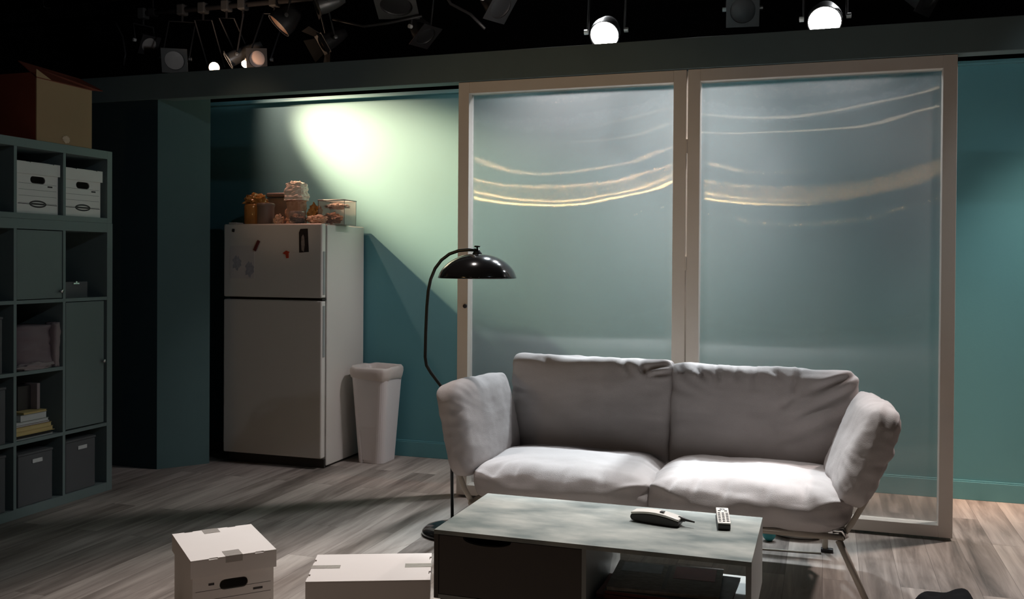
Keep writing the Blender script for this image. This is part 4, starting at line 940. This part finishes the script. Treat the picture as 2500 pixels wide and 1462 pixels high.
def fixture(name, loc, aim, label, cat='stage light', lensmat='lens', r=0.075, length=0.20, gel=True, gelmat='blackmetal', pipe_at=None, clips=True, group='stage lights in the overhead rig', doors=False, body='blackmetal', shape='round'):
    """loc: centre of the lens; aim: direction the light looks"""
    t = thing(name, label, cat, loc, 0, group)
    base = Vector(loc)
    d = Vector(aim).normalized()
    q = d.to_track_quat('Z', 'Y').to_matrix().to_4x4(); q.translation = base
    prof = [(r, 0.0), (r, -0.06), (r * 0.9, -0.09), (r * 0.72, -length * 0.75), (r * 0.45, -length), (0, -length)]
    MB(loc).lathe(prof, n=28, mtx=q).lathe([(r, 0.0), (r * 0.94, 0.0), (r * 0.94, -0.03)], n=28, mtx=q).build('housing', M[body], t, smooth=True)
    MB(loc).lathe([(r * 0.94, -0.012), (r * 0.7, -0.006), (0, -0.002)], n=28, mtx=q).build('lens', M[lensmat], t, smooth=True)
    if gel:
        g = r * 1.22
        hole = [(r * 0.95 * math.cos(a * 0.2618), r * 0.95 * math.sin(a * 0.2618)) for a in range(24)]
        MB(loc).plate([(-g, -g), (g, -g), (g, g), (-g, g)], [hole], -0.002, 0.002, mtx=q @ Matrix.Translation((0, 0, 0.006)) @ Matrix.Rotation(R(-90), 4, 'X')).build('gel_frame', M[gelmat], t)
    if doors:
        for a in range(4):
            MB(loc).prism([(-r, 0), (r, 0), (r * 1.4, r * 1.5), (-r * 1.4, r * 1.5)], 0, 0.002,
                mtx=q @ Matrix.Rotation(R(90 * a), 4, 'Z') @ Matrix.Translation((0, r * 1.2, 0.01)) @ Matrix.Rotation(R(38), 4, 'X')).build('barn_door', M[gelmat], t)
    # yoke up to its pipe
    side = d.cross(Vector((0, 0, 1))).normalized()
    piv = base - d * 0.07
    top = Vector(pipe_at) if pipe_at else piv + Vector((0, 0, 0.35))
    yk = top - Vector((0, 0, 0.10))
    s = r + 0.022
    MB(loc).tube([piv + side * s, yk + side * s, yk - side * s, piv - side * s], 0.007, 8).tube([yk, top], 0.010, 8).build('yoke', M['blackmetal'], t)
    MB(loc).box(top.x - 0.035, top.x + 0.035, top.y - 0.04, top.y + 0.04, top.z - 0.045, top.z + 0.045).build('clamp', M['greymetal'], t, bevel=0.01)
    if clips:
        for sgn in (-1, 1):
            c_ = piv + side * (s + 0.010) * sgn
            MB(loc).lathe([(0, 0.014), (0.015, 0.012), (0.015, -0.012), (0, -0.014)], n=10, mtx=Matrix.Translation(c_) @ side.to_track_quat('Z', 'Y').to_matrix().to_4x4()).build('tilt_knob', M['white_tab' if sgn > 0 else 'greymetal'], t)
    return t
DN = (0, -0.62, -0.78)
fixture('flood_fixture', (-1.250, 5.47, 2.640), (0.03, -0.72, -0.50), 'glaring white flood light above left screen panel, fully lit', lensmat='lamp_glow', r=0.088, gel=False, pipe_at=(-1.246, 5.55, 3.18), group='bright floods behind the header')
fixture('flood_fixture', (-0.018, 5.47, 2.628), (-0.03, -0.72, -0.50), 'glaring white flood light above right screen panel, fully lit', lensmat='lamp_glow', r=0.092, gel=False, pipe_at=(-0.018, 5.55, 3.18), group='bright floods behind the header')
fixture('par_can', (-5.16, 6.6, 2.96), (0.45, -0.75, -0.45), 'square framed par can with grey lens, leftmost over the header', r=0.085, pipe_at=(-5.2, 6.75, 3.42), gelmat='greymetal')
fixture('small_spot', (-4.99, 6.9, 2.95), (0.3, -0.9, -0.25), 'small round lamp glowing warm white above the header', lensmat='bulb_warm', r=0.050, gel=False, pipe_at=(-4.99, 6.75, 3.42), clips=False)
fixture('profile_spot', (-4.70, 6.7, 2.955), (-0.62, -0.45, -0.45), 'tilted grey profile spot between the two glowing lamps', r=0.06, length=0.30, pipe_at=(-4.6, 6.75, 3.42), body='greymetal')
fixture('small_spot', (-4.745, 7.0, 2.99), (0.35, -0.8, -0.2), 'half hidden lamp glowing white beside the rose lens', lensmat='bulb_warm', r=0.038, gel=False, pipe_at=(-4.76, 6.75, 3.42), clips=False)
fixture('par_can', (-4.30, 6.5, 2.90), (0.30, -0.9, -0.15), 'par can with round rose coloured lens just above the header', lensmat='lenspink', r=0.068, pipe_at=(-4.3, 6.75, 3.42))
fixture('par_can', (-3.82, 6.05, 3.02), (-0.55, -0.38, -0.70), 'par can seen edge on with an orange light streak painted at its rim', lensmat='orange_gel_streak', r=0.10, pipe_at=(-3.70, 6.10, 3.50), gel=False)  # orange lens colour stands in for light caught on the rim
fixture('par_can', (-3.59, 6.3, 2.93), (-0.55, -0.6, -0.5), 'stage light with brown orange gel left of the header middle', lensmat='orange_gel_streak', r=0.065, pipe_at=(-3.55, 6.10, 3.50), doors=True)
fixture('par_can', (-3.47, 6.0, 3.13), (-0.7, -0.5, -0.3), 'grey stage light cut by the top edge, right of orange rim', r=0.07, pipe_at=(-3.45, 6.10, 3.50), body='greymetal')
fixture('par_can', (-2.85, 6.0, 3.08), (0.1, -0.35, -0.93), 'downward facing stage light showing an oval gel frame outline', lensmat='blackmetal', r=0.12, pipe_at=(-2.85, 6.10, 3.50), gelmat='greymetal')
fixture('par_can', (-2.76, 6.3, 2.93), (0.6, -0.2, -0.75), 'dark stage light with pale knob, low over header middle', lensmat='blackmetal', r=0.08, pipe_at=(-2.66, 6.10, 3.50))
fixture('par_can', (-2.05, 5.9, 2.98), (0.7, -0.3, -0.62), 'dark stage light between the oval frame and left flood', lensmat='blackmetal', r=0.085, pipe_at=(-2.05, 6.10, 3.50))
fixture('par_can', (-0.55, 6.6, 3.02), (0.1, -0.9, -0.4), 'dark stage light hanging between the two bright floods', lensmat='blackmetal', r=0.09, pipe_at=(-0.55, 6.75, 3.42))
fixture('par_can', (0.56, 6.0, 2.86), (0.75, -0.4, -0.5), 'dark stage light above the header right of the floods', lensmat='blackmetal', r=0.085, pipe_at=(0.56, 6.10, 3.50))
fixture('par_can', (-5.58, 6.8, 3.16), (0.8, -0.3, -0.5), 'dim dark stage light at upper left corner of the rig', r=0.07, pipe_at=(-5.6, 6.75, 3.42), body='greymetal')
for (pts, lab) in [([(-2.45, 5.8, 3.15), (-2.36, 5.8, 3.0), (-2.22, 5.8, 2.92), (-2.12, 5.8, 2.82)], 'dangling grey cable left of the left flood'),
                   ([(-5.95, 6.8, 3.4), (-5.86, 6.8, 3.25), (-5.83, 6.8, 3.1), (-5.85, 6.8, 3.0)], 'dangling dark cable at the far upper left'),
                   ([(-3.4, 6.1, 3.05), (-3.15, 6.1, 2.98), (-2.95, 6.1, 2.99), (-2.7, 6.1, 3.02)], 'sagging cable behind the oval gel frame')]:
    tag(MB(pts[0]).tube(pts, 0.010, 8).build('rig_cable', M['blackmetal'], None, smooth=True), lab, 'cable', 'loose cables in the rig')
